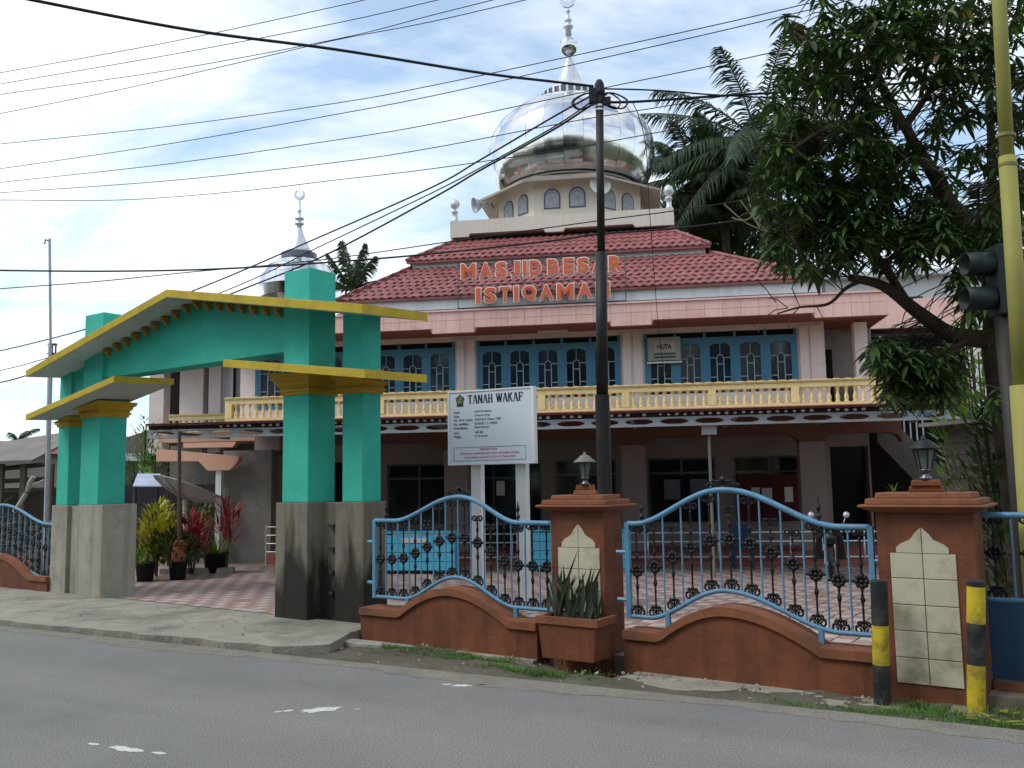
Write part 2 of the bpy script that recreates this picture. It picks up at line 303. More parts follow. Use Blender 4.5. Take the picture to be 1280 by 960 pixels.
def spline(pts, n=6):
    P = [Vector(p) for p in pts]; out = []
    for i in range(len(P)-1):
        p0 = P[max(i-1, 0)]; p1 = P[i]; p2 = P[i+1]; p3 = P[min(i+2, len(P)-1)]
        for k in range(n):
            t = k/n; out.append(0.5*((2*p1)+(p2-p0)*t+(2*p0-5*p1+4*p2-p3)*t*t+(3*p1-p0-3*p2+p3)*t**3))
    out.append(P[-1]); return out
def glyph_mesh(txt, height, width=None, depth=0.02, fat=0.0, mats=None, name='letter', spacing=1.0):
    cu = D.curves.new('txt', 'FONT'); cu.body = txt; cu.size = 1; cu.extrude = depth/2; cu.offset = fat; cu.space_character = spacing; cu.resolution_u = 4
    o = D.objects.new('txt', cu); COL.objects.link(o); bpy.context.view_layer.update()
    me = D.meshes.new_from_object(o); D.objects.remove(o); D.curves.remove(cu)
    xs = [v.co.x for v in me.vertices]; ys = [v.co.y for v in me.vertices]
    x0, x1, y0, y1 = min(xs), max(xs), min(ys), max(ys); ky = height/(y1-y0); kx = width/(x1-x0) if width else ky
    for v in me.vertices: v.co = Vector(((v.co.x-x0)*kx, -v.co.z, (v.co.y-y0)*ky))
    me.name = name; me.materials.clear()
    for m in mats: me.materials.append(m)
    me.polygons.foreach_set('material_index', [0]*len(me.polygons))
    return me

# ------------------------------------------------------------------ ground, road, apron, courtyard
def sheet(pts, z, thick, name, mat, kind='structure'):
    m = MB(); m.prism(pts, z-thick, z, 'z'); o = m.build(name, mat); o['kind'] = kind; return o
g = MB(); g.add([(-900, -900, -0.42), (900, -900, -0.42), (900, 900, -0.42), (-900, 900, -0.42)], [(0, 1, 2, 3)])
tag(g.build('ground', M('ground_earth', (70, 72, 48), 0.95, 0.25, 0.3, 0.6, 8, rgb2=(52, 66, 36), s2=0.1, amt2=0.8)), kind='structure')
def noise(x, y): return 0.5*sin(x*3.1+1.3*sin(y*2.3))+0.3*sin(x*7.7+y*5.1)+0.2*sin(x*17.3-y*13.1)
RF = Frame(-7.51, 13.44, -28.4)                       # road edge
rng = random.Random(3)
edge = []
x = -70.0
while x < 60:
    edge.append((x, rng.uniform(-0.035, 0.035)+0.03*sin(x*1.7))); x += rng.uniform(0.12, 0.3) if -6 < x < 16 else 1.5
def rw(p): q = RF.w((p[0], p[1], 0)); return (q.x, q.y)
m = MB(); m.prism([rw((-70, -11)), rw((60, -11))]+[rw(p) for p in reversed(edge)], -0.2, 0.0, 'z')
tag(m.build('road', asphalt), kind='structure')
m = MB(); m.prism([rw((-70, -16)), rw((60, -16)), rw((60, -11.02)), rw((-70, -11.02))], -0.2, 0.1, 'z')
tag(m.build('pavement', conc), kind='structure')
def blotch(cx, cy, L, W, a, seed, n=26):
    r = random.Random(seed); out = []
    for i in range(n):
        t = 2*PI*i/n; k = r.uniform(0.65, 1.1); px = cos(t)*L*k; py = sin(t)*W*k
        out.append((cx+px*cos(a)-py*sin(a), cy+px*sin(a)+py*cos(a)))
    return out
def paint(cx, cy, L, W, a, seed, label):
    mb = MB(); r = random.Random(seed)
    mb.prism([(p[0]-cx, p[1]-cy) for p in blotch(cx, cy, L, W, a, seed)], 0.001, 0.004, 'z')
    for k in range(7):
        d = r.uniform(-1.9, 1.9)*L; e = r.uniform(-1.2, 1.2)*W; s_ = r.uniform(0.02, 0.05)
        if abs(d) < L: continue
        mb.prism([(p[0]-cx, p[1]-cy) for p in blotch(cx+d*cos(a)-e*sin(a), cy+d*sin(a)+e*cos(a), s_*1.6, s_*0.6, a, k+seed, 9)], 0.001, 0.004, 'z')
    o = solo(mb, 'road_marking', paintw, label, 'road marking', WF, (0, 0, 0)); o.location = (cx, cy, 0)
A_ = math.radians(-20)
paint(-1.74, 8.27, 0.20, 0.085, math.radians(18), 1, 'worn white paint patch on the asphalt in front of the sooty gate plinth')
paint(-0.54, 9.13, 0.10, 0.05, math.radians(-8), 2, 'smallest white paint fleck on the road near the grassy verge')
paint(-3.0, 7.16, 0.19, 0.05, math.radians(-26), 5, 'long scratched white paint mark at the bottom edge of the road')
m = MB(); r = random.Random(17); a = []; b_ = []
for i in range(140):
    x = -8+0.16*i; a.append((x, -0.30+0.09*sin(x*1.3)+r.uniform(-.05, .05))); b_.append((x, 0.02))
m.prism([rw(p) for p in a]+[rw(p) for p in b_[::-1]], 0.0005, 0.004, 'z'); tag(m.build('road_edge_dust', M('road_dust', (126, 121, 110), .95, .16, 3, .5, 40, rgb2=(104, 101, 94), s2=1.5, amt2=.7, fine=.25)), kind='structure')
# verge between road and garden wall, with a shallow drain under the planter
def fw(s, t): q = FF.w((s, t, 0)); return q.x, q.y
def kerb_t(s): return -1.07-0.0975*(s+0.8)*-1 if False else -0.88+(s-0.8)*0.0985
m = MB(); NX, NT = 150, 14; s0, s1 = -7.0, 9.0
for i in range(NX+1):
    s = lerp(s0, s1, i/NX); tk = kerb_t(s)-0.12
    for j in range(NT+1):
        t = lerp(tk, 0.3, j/NT); k = j/NT
        z = -0.012+0.035*noise(s*1.3, t*3)*min(1, 4*k)-0.07*k
        if t > -0.62: z -= 0.14*max(0, min(1, (t+0.62)/0.35))*math.exp(-((s+3.4)/0.9)**2)
        z -= 0.03 if j == 0 else 0
        x, y = fw(s, t); m.add([(x, y, z)], [])
for i in range(NX):
    for j in range(NT):
        a = i*(NT+1)+j; m.f.append([a, a+NT+1, a+NT+2, a+1]); m.mi.append(0)
tag(m.build('verge', dirt, smooth=True), kind='structure')
# concrete slab apron in front of the gate, broken along the road
r = random.Random(11); pts = []
for i in range(60):
    s = lerp(-22, -7.05, i/59); jag = r.uniform(-0.05, 0.05)
    pts.append((s, -2.13+(s+12.1)*0.108+0.10+jag))
pts += [(-6.75, -1.3), (-6.55, -1.05), (-6.72, -0.72), (-6.95, -0.28), (-7.0, 0.05)]
pts += [(-7.2, 0.32), (-22, 0.32)]
m = MB(); m.prism([fw(*p) for p in pts], -0.3, 0.055, 'z'); tag(m.build('apron', conc), kind='structure')
# courtyard base and paving pieces
m = MB(); m.prism([fw(-24, 0.33), fw(-7.0, 0.33), fw(-7.0, 0.15), fw(12, 0.15), fw(12, 26), fw(-24, 26)], -0.3, 0.03, 'z')
court = m.build('courtyard', pav_j); court['kind'] = 'structure'
TW = 0.24
def paver():
    b = MB(); h = TW/2-0.008; b.frustum(-h, h, -h, h, -0.02, -h+0.006, h-0.006, -h+0.006, h-0.006, 0.012); return b
pm_r = paver().mesh('paver_red', pav_r); pm_w = paver().mesh('paver_pale', pav_w)
cells = []
for i in range(-96, 38):
    for j in range(1, 62):
        s = i*TW+0.1; t = 0.3+j*TW
        P = FF.w((s, t, 0)); yb = BF.loc(P)
        if yb.y > -1.15: continue
        c = CAMR.transposed() @ (P-Vector((0, 0, EYE))); u = 640+FPX*c.x/-c.z; v = 480-FPX*c.y/-c.z
        vis = (168 < u < 345 and v < 778) or (470 < u < 690 and v > 0) or (770 < u < 1100)
        if not (100 < u < 1280): continue
        cells.append((0 if vis and P.length < 19 else 1, P.length, s, t, (i+j) % 2 if r.random() < 0.86 else r.randint(0, 1), i, j))
cells.sort()
for k, (_, _, s, t, q, i, j) in enumerate(cells[:300]):
    o = inst(pm_r if q else pm_w, 'paver', court, (0, 0, 0)); P = FF.w((s, t, 0.03+r.uniform(-0.003, 0.003))); o.location = P; o.rotation_euler = (r.uniform(-.008, .008), r.uniform(-.008, .008), FF.a)
for q, mm in ((0, pav_w), (1, pav_r)):
    b = MB()
    for c in cells[300:]:
        if c[4] == q:
            h = TW/2-0.008; P = [FF.w((c[2]+a*h, c[3]+e*h, 0)) for a, e in ((-1, -1), (1, -1), (1, 1), (-1, 1))]
            b.add([(p.x, p.y, 0.041) for p in P], [(0, 1, 2, 3)])
    o = b.build('paver_field', mm, court); o['kind'] = 'stuff'

# ------------------------------------------------------------------ garden wall
def wall_profile(s0, s1, flat0, flat1, peak, zf, zp):
    pts = []
    for i in range(41):
        s = lerp(s0, s1, i/40)
        if s <= flat0 or s >= flat1: z = zf
        else:
            k = (s-flat0)/(flat1-flat0); kp = (peak-flat0)/(flat1-flat0)
            q = k/kp if k < kp else (1-k)/(1-kp)
            z = zf+(zp-zf)*sin(q*PI/2)**0.9
        pts.append((s, z))
    return pts
def garden_wall(prof, t0, t1, label, basez=-0.4):
    w = thing('garden_wall', label, 'wall', FF, (prof[0][0], t0, basez))
    m = MB(); lo = [(s, z-0.09) for s, z in prof]
    m.prism([(prof[0][0], basez), (prof[-1][0], basez)]+lo[::-1], t0, t1); m.build('wall_body', brown, w)
    c = MB(); n = len(prof)
    for i in range(n-1):
        a, b = prof[i], prof[i+1]; k = len(c.v)
        q = [(a[0], a[1]-0.09), (b[0], b[1]-0.09), (b[0], b[1]), (a[0], a[1])]
        c.add([(p[0], t0-0.035, p[1]) for p in q]+[(p[0], t1+0.02, p[1]) for p in q], [(0, 1, 2, 3), (7, 6, 5, 4), (0, 4, 5, 1), (3, 2, 6, 7)])
    a, b = prof[0], prof[-1]
    for (p, fl) in ((a, 0), (b, 1)):
        c.add([(p[0], t0-0.035, p[1]-0.09), (p[0], t1+0.02, p[1]-0.09), (p[0], t1+0.02, p[1]), (p[0], t0-0.035, p[1])], [(0, 1, 2, 3) if fl else (3, 2, 1, 0)])
    c.build('wall_cap', brown_cap, w)
    f = MB(); f.box(prof[0][0]+0.15, prof[-1][0], t0-0.10, t0-0.002, basez, -0.06); f.build('footing', conc_dark, w)
    return w
garden_wall(wall_profile(-6.95, -4.17, -6.27, -4.57, -5.45, 0.355, 0.68), -0.1, 0.22, 'brown arched garden wall between the gate and the planter pillar')
garden_wall(wall_profile(-3.05, -0.42, -2.62, -0.95, -1.88, 0.36, 0.68), -0.1, 0.22, 'brown arched garden wall between the two brown pillars')
garden_wall(wall_profile(-19.6, -15.32, -18.4, -16.0, -17.2, 0.33, 0.70), 0.25, 0.5, 'brown arched garden wall left of the gateway', -0.2)
# ------------------------------------------------------------------ iron fence panels
def curl(m, x, y, z, r0, sx, sz, n=14, turns=1.25, th=0.011):
    P = []
    for i in range(n+1):
        k = i/n; a = k*turns*2*PI; rr = r0*(1-0.72*k)
        P.append((x+sx*(r0-rr*cos(a)), y, z+sz*rr*sin(a)))
    m.tube(P, th, 4)
def rosette_mesh():
    m = MB(); m.ball((0, 0, 0), 0.026, 8, 4)
    for k in range(8):
        a = 2*PI*k/8; m.ball((0.048*cos(a), 0, 0.048*sin(a)), 0.026 if k % 2 else 0.031, 6, 4)
    for k in range(4):
        a = 2*PI*k/4; m.ball((0.085*cos(a), 0, 0.085*sin(a)), 0.016, 5, 3)
    return m.mesh('rosette', iron, smooth=True)
def foot_mesh():
    m = MB()
    for sx in (-1, 1):
        curl(m, 0, 0, 0.02, 0.045, sx, 1); curl(m, sx*0.012, 0, 0.075, 0.025, sx, 1, 10)
        m.ball((sx*0.07, 0, 0.05), 0.016, 5, 3)
    m.ball((0, 0, 0.10), 0.02, 6, 4); return m.mesh('foot_scroll', iron)
def head_mesh():
    m = MB()
    for sx in (-1, 1): curl(m, 0, 0, -0.02, 0.042, sx, -1); m.ball((sx*0.075, 0, -0.03), 0.015, 5, 3)
    m.ball((0, 0, -0.09), 0.017, 6, 4); return m.mesh('head_scroll', iron)
ROS, FOOT, HEAD = rosette_mesh(), foot_mesh(), head_mesh()
def finial(m, x, y, z):
    m.lathe([(0.012, 0), (0.012, 0.04), (0.035, 0.075), (0.012, 0.10), (0.012, 0.125), (0.028, 0.16), (0.012, 0.21), (0.001, 0.27)], (x, y, z), 6)
def fence_panel(label, s0, s1, topf, botf, n, t, finials=(), crown=None, feet=(), hinges=(), n_orn=True, ros_z=None, fr=FF, full=True):
    w = thing('iron_fence_panel', label, 'fence', fr, (s0, t, 0), 'blue iron fence panels along the garden wall')
    P = [(lerp(s0, s1, i/48), t, topf(lerp(s0, s1, i/48))) for i in range(49)]
    MB().tube(P, 0.03, 8).build('top_rail', blue, w, True)
    P = [(lerp(s0, s1, i/48), t, botf(lerp(s0, s1, i/48))) for i in range(49)]
    MB().tube(P, 0.026, 8).build('bottom_rail', blue, w, True)
    for s in (s0, s1): MB().box(s-0.027, s+0.027, t-0.027, t+0.027, botf(s)-0.02, topf(s)+0.01).build('end_post', blue, w, bevel=0.005)
    pitch = (s1-s0-0.10)/(n*2-1)
    for i in range(2*n-1+1):
        s = s0+0.05+pitch*(i+0.5)-pitch*0.0
        if s > s1-0.03: break
        zb, zt = botf(s), topf(s)
        if i % 2 == 0:
            zt2 = min(zt, 1.5+0.12) if zt-1.5 > 0.14 else zt
            arch = (zt-1.5)
            if arch > 0.12: zt2 = zt-0.16 if abs(arch-0.3) > 0.06 or crown is None else zt-0.03
            b = MB().tube([(s, t, zb), (s, t, zt2-0.005)], 0.011, 5).build('ornate_bar', iron, w)
            zr = ros_z(s)
            inst(ROS, 'rosette', b, (s, t, zr)); inst(FOOT, 'foot_scroll', b, (s, t, zb+0.02))
            inst(HEAD, 'head_scroll', b, (s, t, zt2-0.02))
            k = MB(); k.lathe([(0.011, zr-0.22), (0.024, zr-0.17), (0.011, zr-0.12)], (s, t, 0), 6); k.lathe([(0.011, zr+0.12), (0.022, zr+0.16), (0.011, zr+0.2)], (s, t, 0), 6)
            k.build('collar', iron, b, kind='stuff')
        else:
            MB().tube([(s, t, zb), (s, t, zt)], 0.0105, 6).build('plain_bar', blue, w)
    for s in finials:
        m = MB(); finial(m, s, t, topf(s)); m.build('finial', iron, w)
        m = MB()
        for sx in (-1, 1): curl(m, s, t, topf(s)-0.07, 0.04, sx, -1)
        m.build('scroll_knot', iron, w)
    if crown is not None:
        m = MB(); z = topf(crown)
        for sx in (-1, 1):
            curl(m, crown, t, z+0.05, 0.05, sx, 1); curl(m, crown+sx*0.09, t, z+0.03, 0.035, sx, 1); m.ball((crown+sx*0.17, t, z+0.05), 0.018, 5, 3)
            m.tube([(crown, t, z+0.06), (crown+sx*0.1, t, z+0.10), (crown+sx*0.19, t, z+0.045)], 0.008, 4)
        m.ball((crown, t, z+0.11), 0.03, 6, 4); m.build('crown_scroll', iron, w)
    for s in feet: MB().box(s-0.024, s+0.024, t-0.024, t+0.024, 0.34, botf(s)).build('foot', blue, w)
    for (sa, sb, z) in hinges: MB().tube([(sa, t, z), (sb, t, z)], 0.026, 6).build('fixing', blue, w)
    return w
def archf(f0, f1, peak, zf, zp, p=1.6):
    def f(s):
        if s <= f0 or s >= f1: return zf
        q = (s-f0)/(peak-f0) if s < peak else (f1-s)/(f1-peak)
        return zf+(zp-zf)*(0.5-0.5*cos(PI*q)) ** 0.85
    return f
tL, bL = archf(-6.5, -4.55, -5.42, 1.485, 1.80), archf(-6.32, -4.6, -5.48, 0.48, 0.795)
fence_panel('blue iron fence panel with black rosettes beside the concrete gate plinth', -6.86, -4.03, tL, bL, 14, 0.08, (-6.66, -4.53), -5.43, (-6.28, -4.58), ((-6.98, -6.86, 1.2), (-6.98, -6.86, 0.66)), ros_z=lambda s: 0.98+1.0*(tL(s)-1.485))
tR, bR = archf(-2.95, -0.78, -1.93, 1.495, 1.865), archf(-2.8, -0.82, -1.94, 0.485, 0.82)
fence_panel('largest blue iron fence panel with black rosettes between the two brown pillars', -3.06, -0.47, tR, bR, 12, 0.08, (-2.88, -0.95), -1.93, (-2.6, -0.98), ((-3.2, -3.06, 1.18), (-3.2, -3.06, 0.66), (-0.47, -0.30, 1.18)), ros_z=lambda s: 0.98+1.0*(tR(s)-1.495))
tF, bF = archf(-18.6, -15.6, -17.3, 1.30, 1.66), archf(-18.5, -15.7, -17.3, 0.30, 0.68)
fence_panel('blue iron fence panel left of the gateway', -19.5, -15.34, tF, bF, 19, 0.38, (), None, (), (), ros_z=lambda s: 0.85+1.0*(tF(s)-1.30))
tG = archf(0.75, 3.6, 2.2, 1.60, 1.80); bG = lambda s: 0.82
fence_panel('shaded blue iron fence panel right of the tiled pillar with blue kick sheet', 0.40, 3.6, tG, bG, 11, 0.56, (), 1.1, (), (), ros_z=lambda s: 1.25)
m = MB(); m.box(0.40, 3.6, 0.54, 0.58, 0.05, 0.80)
solo(m, 'blue_kick_sheet', M('tree_shaded_blue', (40, 72, 98), 0.6, 0.15, 2, rgb2=(50, 70, 84), s2=1.5, amt2=0.6), 'dull blue sheet below the fence panel right of the tiled pillar', 'sheet', FF, (0.40, 0.56, 0.05))  # blue set darker to carry the shade of the tree
garden_wall([(0.46, 0.10), (3.7, 0.10)], 0.4, 0.7, 'low dark kerb wall under the shaded right fence panel')

# ------------------------------------------------------------------ fence pillars
def niche(cx, w, zt, sc=1.0):
    h = [(w, zt), (w*0.80, zt), (w*0.80, zt+0.05*sc), (w*0.66, zt+0.085*sc), (w*0.36, zt+0.125*sc), (w*0.22, zt+0.18*sc), (0.0, zt+0.235*sc)]
    return h
def fence_pillar(label, s0, s1, t0, t1, zsh, tiles_z, pw, arch_z, cx, sc, pos):
    w = thing('fence_pillar', label, 'pillar', FF, (lerp(s0, s1, .5), t0, -0.35))
    MB().box(s0, s1, t0, t1, -0.35, zsh).build('shaft', brown, w, bevel=0.012)
    mx = lerp(s0, s1, .5)
    def tier(nm, o0, o1, z0, z1, mat=brown_cap, bev=0.01):
        b = MB(); b.frustum(s0-o0, s1+o0, t0-o0, t1+o0, z0, s0-o1, s1+o1, t0-o1, t1+o1, z1); b.build(nm, mat, w, bevel=bev)
    tier('cap_moulding', 0.0, 0.12, zsh-0.002, zsh+0.05); tier('cap_ledge', 0.13, 0.13, zsh+0.05, zsh+0.075)
    tier('cap_tier', 0.075, 0.07, zsh+0.075, zsh+0.13); tier('cap_tier', 0.0, -0.01, zsh+0.13, zsh+0.185)
    hw = (s1-s0)/2; td = (t1-t0)/2
    k = hw-0.19; k = hw-0.16; tier('cap_tier', -k, -k-0.01, zsh+0.185, zsh+0.24); tier('cap_tier', -k-0.03, -k-0.04, zsh+0.24, zsh+0.30)
    # tile niche: every tile a piece of its own, 3 mm joints, standing 12 mm proud
    tt0, tt1 = t0-0.014, t0+0.01; gp = 0.0035
    for i in range(len(tiles_z)-1):
        for sg in (0, 1):
            b = MB(); a0 = cx-pw+gp if sg == 0 else cx+gp; a1 = cx-gp if sg == 0 else cx+pw-gp
            b.box(a0, a1, tt0, tt1, tiles_z[i+1]+gp, tiles_z[i]-gp); b.build('tile', ctile, w, bevel=0.003, seg=1)
    h = niche(cx, pw, arch_z, sc)
    for sg in (-1, 1):
        pp = [(cx+sg*gp, arch_z+gp)]+[(cx+sg*max(x-0.002, gp), z) for x, z in h[1:]]
        if sg > 0: pp = [pp[0]]+[(pp[1][0], arch_z+gp)]+pp[2:]
        else: pp = [pp[0]]+[(pp[1][0], arch_z+gp)]+pp[2:]
        if sg < 0: pp = pp[::-1]
        b = MB(); b.prism(pp, tt0, tt1); b.build('tile', ctile, w)
    b = MB(); b.box(cx-pw, cx+pw, t0-0.004, t0-0.001, tiles_z[-1], tiles_z[0]); b.build('tile_joints', grout, w)
    return w
fence_pillar('brown pillar with cream tile niche behind the snake plant planter', -4.02, -3.31, 0.0, 0.44, 1.63, [1.22, 0.98, 0.74, 0.50], 0.275, 1.22, -3.645, 1.12, 0)
fence_pillar('brown pillar with full height cream tile panel between the striped bollards', -0.40, 0.44, 0.0, 0.5, 1.64, [1.27, 1.04, 0.80, 0.565, 0.325, 0.09], 0.282, 1.27, -0.005, 1.0, 0)
def lantern(label, s, t, z, sc=1.0):
    w = thing('pillar_lantern', label, 'lantern', FF, (s, t, z), 'lanterns on the brown pillars')
    def la(pr): return [(a*sc, b*sc) for a, b in pr]
    MB().lathe(la([(0.055, 0), (0.055, 0.02), (0.03, 0.035), (0.03, 0.06), (0.05, 0.075), (0.055, 0.09)]), (s, t, z), 12).build('base', steeld, w, True)
    MB().lathe(la([(0.05, 0.09), (0.085, 0.26)]), (s, t, z), 6).build('glass', lampglass, w)
    m = MB()
    for k in range(6):
        a = 2*PI*k/6; m.tube([(s+cos(a)*0.052*sc, t+sin(a)*0.052*sc, z+0.09*sc), (s+cos(a)*0.089*sc, t+sin(a)*0.089*sc, z+0.26*sc)], 0.008, 4)
    m.lathe(la([(0.094, 0.255), (0.094, 0.27)]), (s, t, z), 6); m.build('cage', iron, w)
    MB().lathe(la([(0.135, 0.262), (0.13, 0.275), (0.075, 0.315), (0.07, 0.325), (0.045, 0.345), (0.02, 0.35), (0.018, 0.37), (0.001, 0.39)]), (s, t, z), 12).build('hood', M('hood_grey', (112, 112, 106), 0.5, 0.1, 4) if sc < 1.05 else iron, w, True)
lantern('grey hooded lantern on the pillar behind the planter', -3.665, 0.22, 1.93)
lantern('dark lantern on the tiled pillar between the bollards', 0.02, 0.25, 1.94, 1.1)
# weeds on the right pillar cap
def blade(m, p, d, L, w, droop=0.3, n=4, side=None):
    p = Vector(p); d = Vector(d).normalized(); sd = side or d.cross(Vector((0, 0, 1)))
    if sd.length < 0.01: sd = Vector((1, 0, 0))
    sd = Vector(sd).normalized(); vs = []
    for i in range(n+1):
        k = i/n; q = p+d*(L*k)+Vector((0, 0, -droop*L*k*k)); ww = w*(1-k**1.5)*(0.55+0.9*k*(1-k)*2) if i < n else 0.0005
        vs += [q-sd*ww/2, q+sd*ww/2]
    m.add(vs, [(2*i, 2*i+1, 2*i+3, 2*i+2) for i in range(n)])
m = MB(); r = random.Random(5)
for cx in (-0.24, 0.33, 0.36):
    for k in range(7): blade(m, (cx, 0.1, 1.82), (r.uniform(-1, 1), r.uniform(-.5, .5), 1.1), r.uniform(.08, .22), 0.012, .4)
solo(m, 'weed', leafb, 'small pale weeds sprouting from the cap of the tiled pillar', 'weed', FF, (0, 0.1, 1.82))
# planter with snake plants
w = thing('planter_box', 'brown flared planter box hanging before the niche of the planter pillar', 'planter', FF, (-3.55, -0.3, 0.08))
m = MB(); m.frustum(-3.90, -3.25, -0.42, -0.002, 0.04, -3.93, -3.20, -0.45, -0.002, 0.42); m.build('box', brown, w, bevel=0.008)
m = MB()
for a in ((-3.95, -3.17, -0.47, -0.42), (-3.95, -3.90, -0.42, -0.002), (-3.22, -3.17, -0.42, -0.002)): m.box(a[0], a[1], a[2], a[3], 0.42, 0.50)
m.build('rim', brown_cap, w)
m = MB(); m.box(-3.90, -3.22, -0.42, -0.004, 0.40, 0.455); m.build('soil', dirt, w)
w = thing('snake_plant', 'tall mottled snake plants growing in the brown planter box', 'plant', FF, (-3.55, -0.25, 0.45)); r = random.Random(21)
def sleaf(x, y, L, lean, bend, wd, rot):
    m = MB(); n = 7; vs = []
    for i in range(n+1):
        k = i/n; q = Vector((x+lean*L*k+bend*k*k*L*0.3, y-0.15*lean*L*k, 0.45+L*k)); ww = wd*(0.6+1.1*k*(1-k)*1.6)*(1-k**5)
        tw = rot+0.8*k; a = Vector((cos(tw), sin(tw), 0))*ww/2; nn = Vector((-sin(tw), cos(tw), 0))*0.012
        vs += [q-a, q+nn, q+a]
    fs = []
    for i in range(n):
        for j in range(2): fs.append((3*i+j, 3*i+j+1, 3*i+j+4, 3*i+j+3))
    m.add(vs, fs); m.build('leaf', snake, w, True)
for k in range(44):
    x = r.uniform(-3.88, -3.27); big = math.exp(-((x+3.72)/0.10)**2)+0.75*math.exp(-((x+3.44)/0.07)**2)
    sleaf(x, r.uniform(-0.40, -0.06), r.uniform(0.20, 0.42)+0.46*big*r.uniform(.3, 1), r.uniform(-.35, .45), r.uniform(-.8, .9), r.uniform(.03, .055), r.uniform(-.6, .6))
# ------------------------------------------------------------------ bollards
def bollard(label, s, t, zb, bands, tilt):
    w = thing('bollard', label, 'bollard', FF, (s, t, zb), 'black and yellow bollards by the tiled pillar')
    rr = 0.073; z = zb
    for i, (z1, mt) in enumerate(bands):
        MB().lathe([(rr+0.0005*i, z), (rr+0.0005*i, z1)], (s, t, 0), 18).build('post_band', mt, w, False); z = z1
    MB().lathe([(rr, z), (rr-0.01, z+0.012), (0.001, z+0.014)], (s, t, 0), 18).build('top', bblack, w)
    MB().box(s-0.2, s+0.2, t-0.14, t+0.14, zb-0.12, zb+0.015).build('footing', conc, w, bevel=0.02)
    w.rotation_euler = (0, tilt, FF.a)
bollard('bollard with black top and single yellow band left of the tiled pillar', -0.37, -0.28, -0.07, [(0.29, bblack), (0.64, byellow), (1.03, bblack)], 0.03)
bollard('bollard with yellow top and bottom bands right of the tiled pillar', 0.395, -0.30, -0.04, [(0.37, byellow), (0.72, bblack), (1.03, byellow), (1.07, bblack)], 0.06)
# slabs, stones and grass on the verge
def slab(label, pts, z0, z1, mat=stone):
    m = MB(); cx = sum(p[0] for p in pts)/len(pts); cy = sum(p[1] for p in pts)/len(pts)
    m.prism(pts, z0, z1, 'z'); solo(m, 'concrete_slab', mat, label, 'slab', FF, (cx, cy, z0), bevel=0.015)
slab('long flat concrete slab along the foot of the right garden wall', [(-2.95, -0.62), (-2.3, -0.72), (-1.4, -0.62), (-0.62, -0.58), (-0.6, -0.2), (-1.6, -0.17), (-2.5, -0.25), (-2.9, -0.35)], -0.14, -0.045, conc)
slab('thin broken slab at the left end of the verge', [(-6.9, -0.55), (-6.5, -0.6), (-6.2, -0.5), (-6.3, -0.38), (-6.8, -0.36)], -0.08, 0.0)
m = MB(); r = random.Random(31)
for k in range(170):
    s = r.uniform(-6.7, -0.5) if k < 130 else r.uniform(-0.5, 3.5); t = r.uniform(kerb_t(s)+0.02, -0.15); q = r.uniform(0.006, 0.026)
    k0 = len(m.v); m.ball((0, 0, 0), q, 6, 4, 0.6); m.xform(k0, Matrix.Translation((s, t, -0.05+0.03*noise(s*1.3, t*3)+q*0.3)) @ Euler((r.random(), r.random(), r.random()*6)).to_matrix().to_4x4() @ Matrix.Diagonal((r.uniform(.7, 1.4), r.uniform(.6, 1.2), 1, 1)))
solo(m, 'gravel', stone, 'loose stones and gravel scattered along the verge', 'gravel', FF, (-3, -0.5, 0), kind='stuff')
m = MB(); r = random.Random(33)
def tuft(s, t, n, rad, h):
    for k in range(n):
        a = r.uniform(0, 6.28); d = rad*math.sqrt(r.random()); x = s+cos(a)*d*1.6; y = t+sin(a)*d*0.7
        z = -0.07+0.03*noise(x*1.3, y*3)
        blade(m, (x, y, z), (r.uniform(-.7, .7), r.uniform(-.7, .7), 1), h*r.uniform(.4, 1.2), 0.007, .5, 3)
for k in range(150): tuft(r.uniform(-6.5, -4.4), r.gauss(-.42, .10), 26, 0.12, 0.10)
for k in range(70): tuft(r.gauss(-3.8, .22), r.gauss(-.80, .07), 34, 0.12, 0.17)
for k in range(30): tuft(r.gauss(-2.95, .25), r.gauss(-.88, .05), 26, 0.10, 0.11)
for k in range(18): tuft(r.gauss(-1.9, .25), r.gauss(-.88, .05), 26, 0.08, 0.10)
for k in range(330):
    q = r.uniform(-1.2, 4.4); tuft(q, kerb_t(q)+r.uniform(.06, .36), 40, 0.13, 0.15)
for k in range(300): tuft(r.uniform(-.25, 4.5), r.uniform(-.72, -.15), 36, 0.14, 0.16)
for k in range(110): tuft(r.uniform(0.6, 4.8), r.uniform(-.6, .15), 26, 0.15, 0.30)
for k in range(60): tuft(r.uniform(-6.6, -1.5), r.uniform(-.8, -.2), 12, 0.12, 0.06)
solo(m, 'grass', grassm, 'tufts of green grass along the verge below the garden wall', 'grass', FF, (-3, -0.5, 0), kind='stuff')
m = MB(); r = random.Random(91)
for k in range(150):
    s_, t_ = (r.uniform(-15, -7.2), r.uniform(-1.6, .2)) if k < 50 else (r.uniform(-6.6, 3.2), r.uniform(-.8, -.15))
    z_ = 0.058 if k < 50 else 0.0
    if k >= 50: z_ = -0.05
    blade(m, (s_, t_, z_+.012), (r.uniform(-1, 1), r.uniform(-1, 1), r.uniform(-.05, .25)), r.uniform(.05, .13), r.uniform(.015, .04), .1, 3)
solo(m, 'leaf_litter', brownleaf, 'dry brown leaves scattered over the apron and verge', 'leaves', FF, (-5, -0.5, 0), kind='stuff')
m = MB(); r = random.Random(3)
for k in range(16):
    s, t = r.uniform(0.15, 0.9), r.uniform(-.75, -.35); blade(m, (s, t, 0.02), (r.uniform(-1, 1), r.uniform(-1, 1), .1), .12, .05, .1, 3)
solo(m, 'fallen_leaves', leafy, 'fallen yellow leaves in the grass near the right bollard', 'leaves', FF, (0.5, -0.5, 0), kind='stuff')

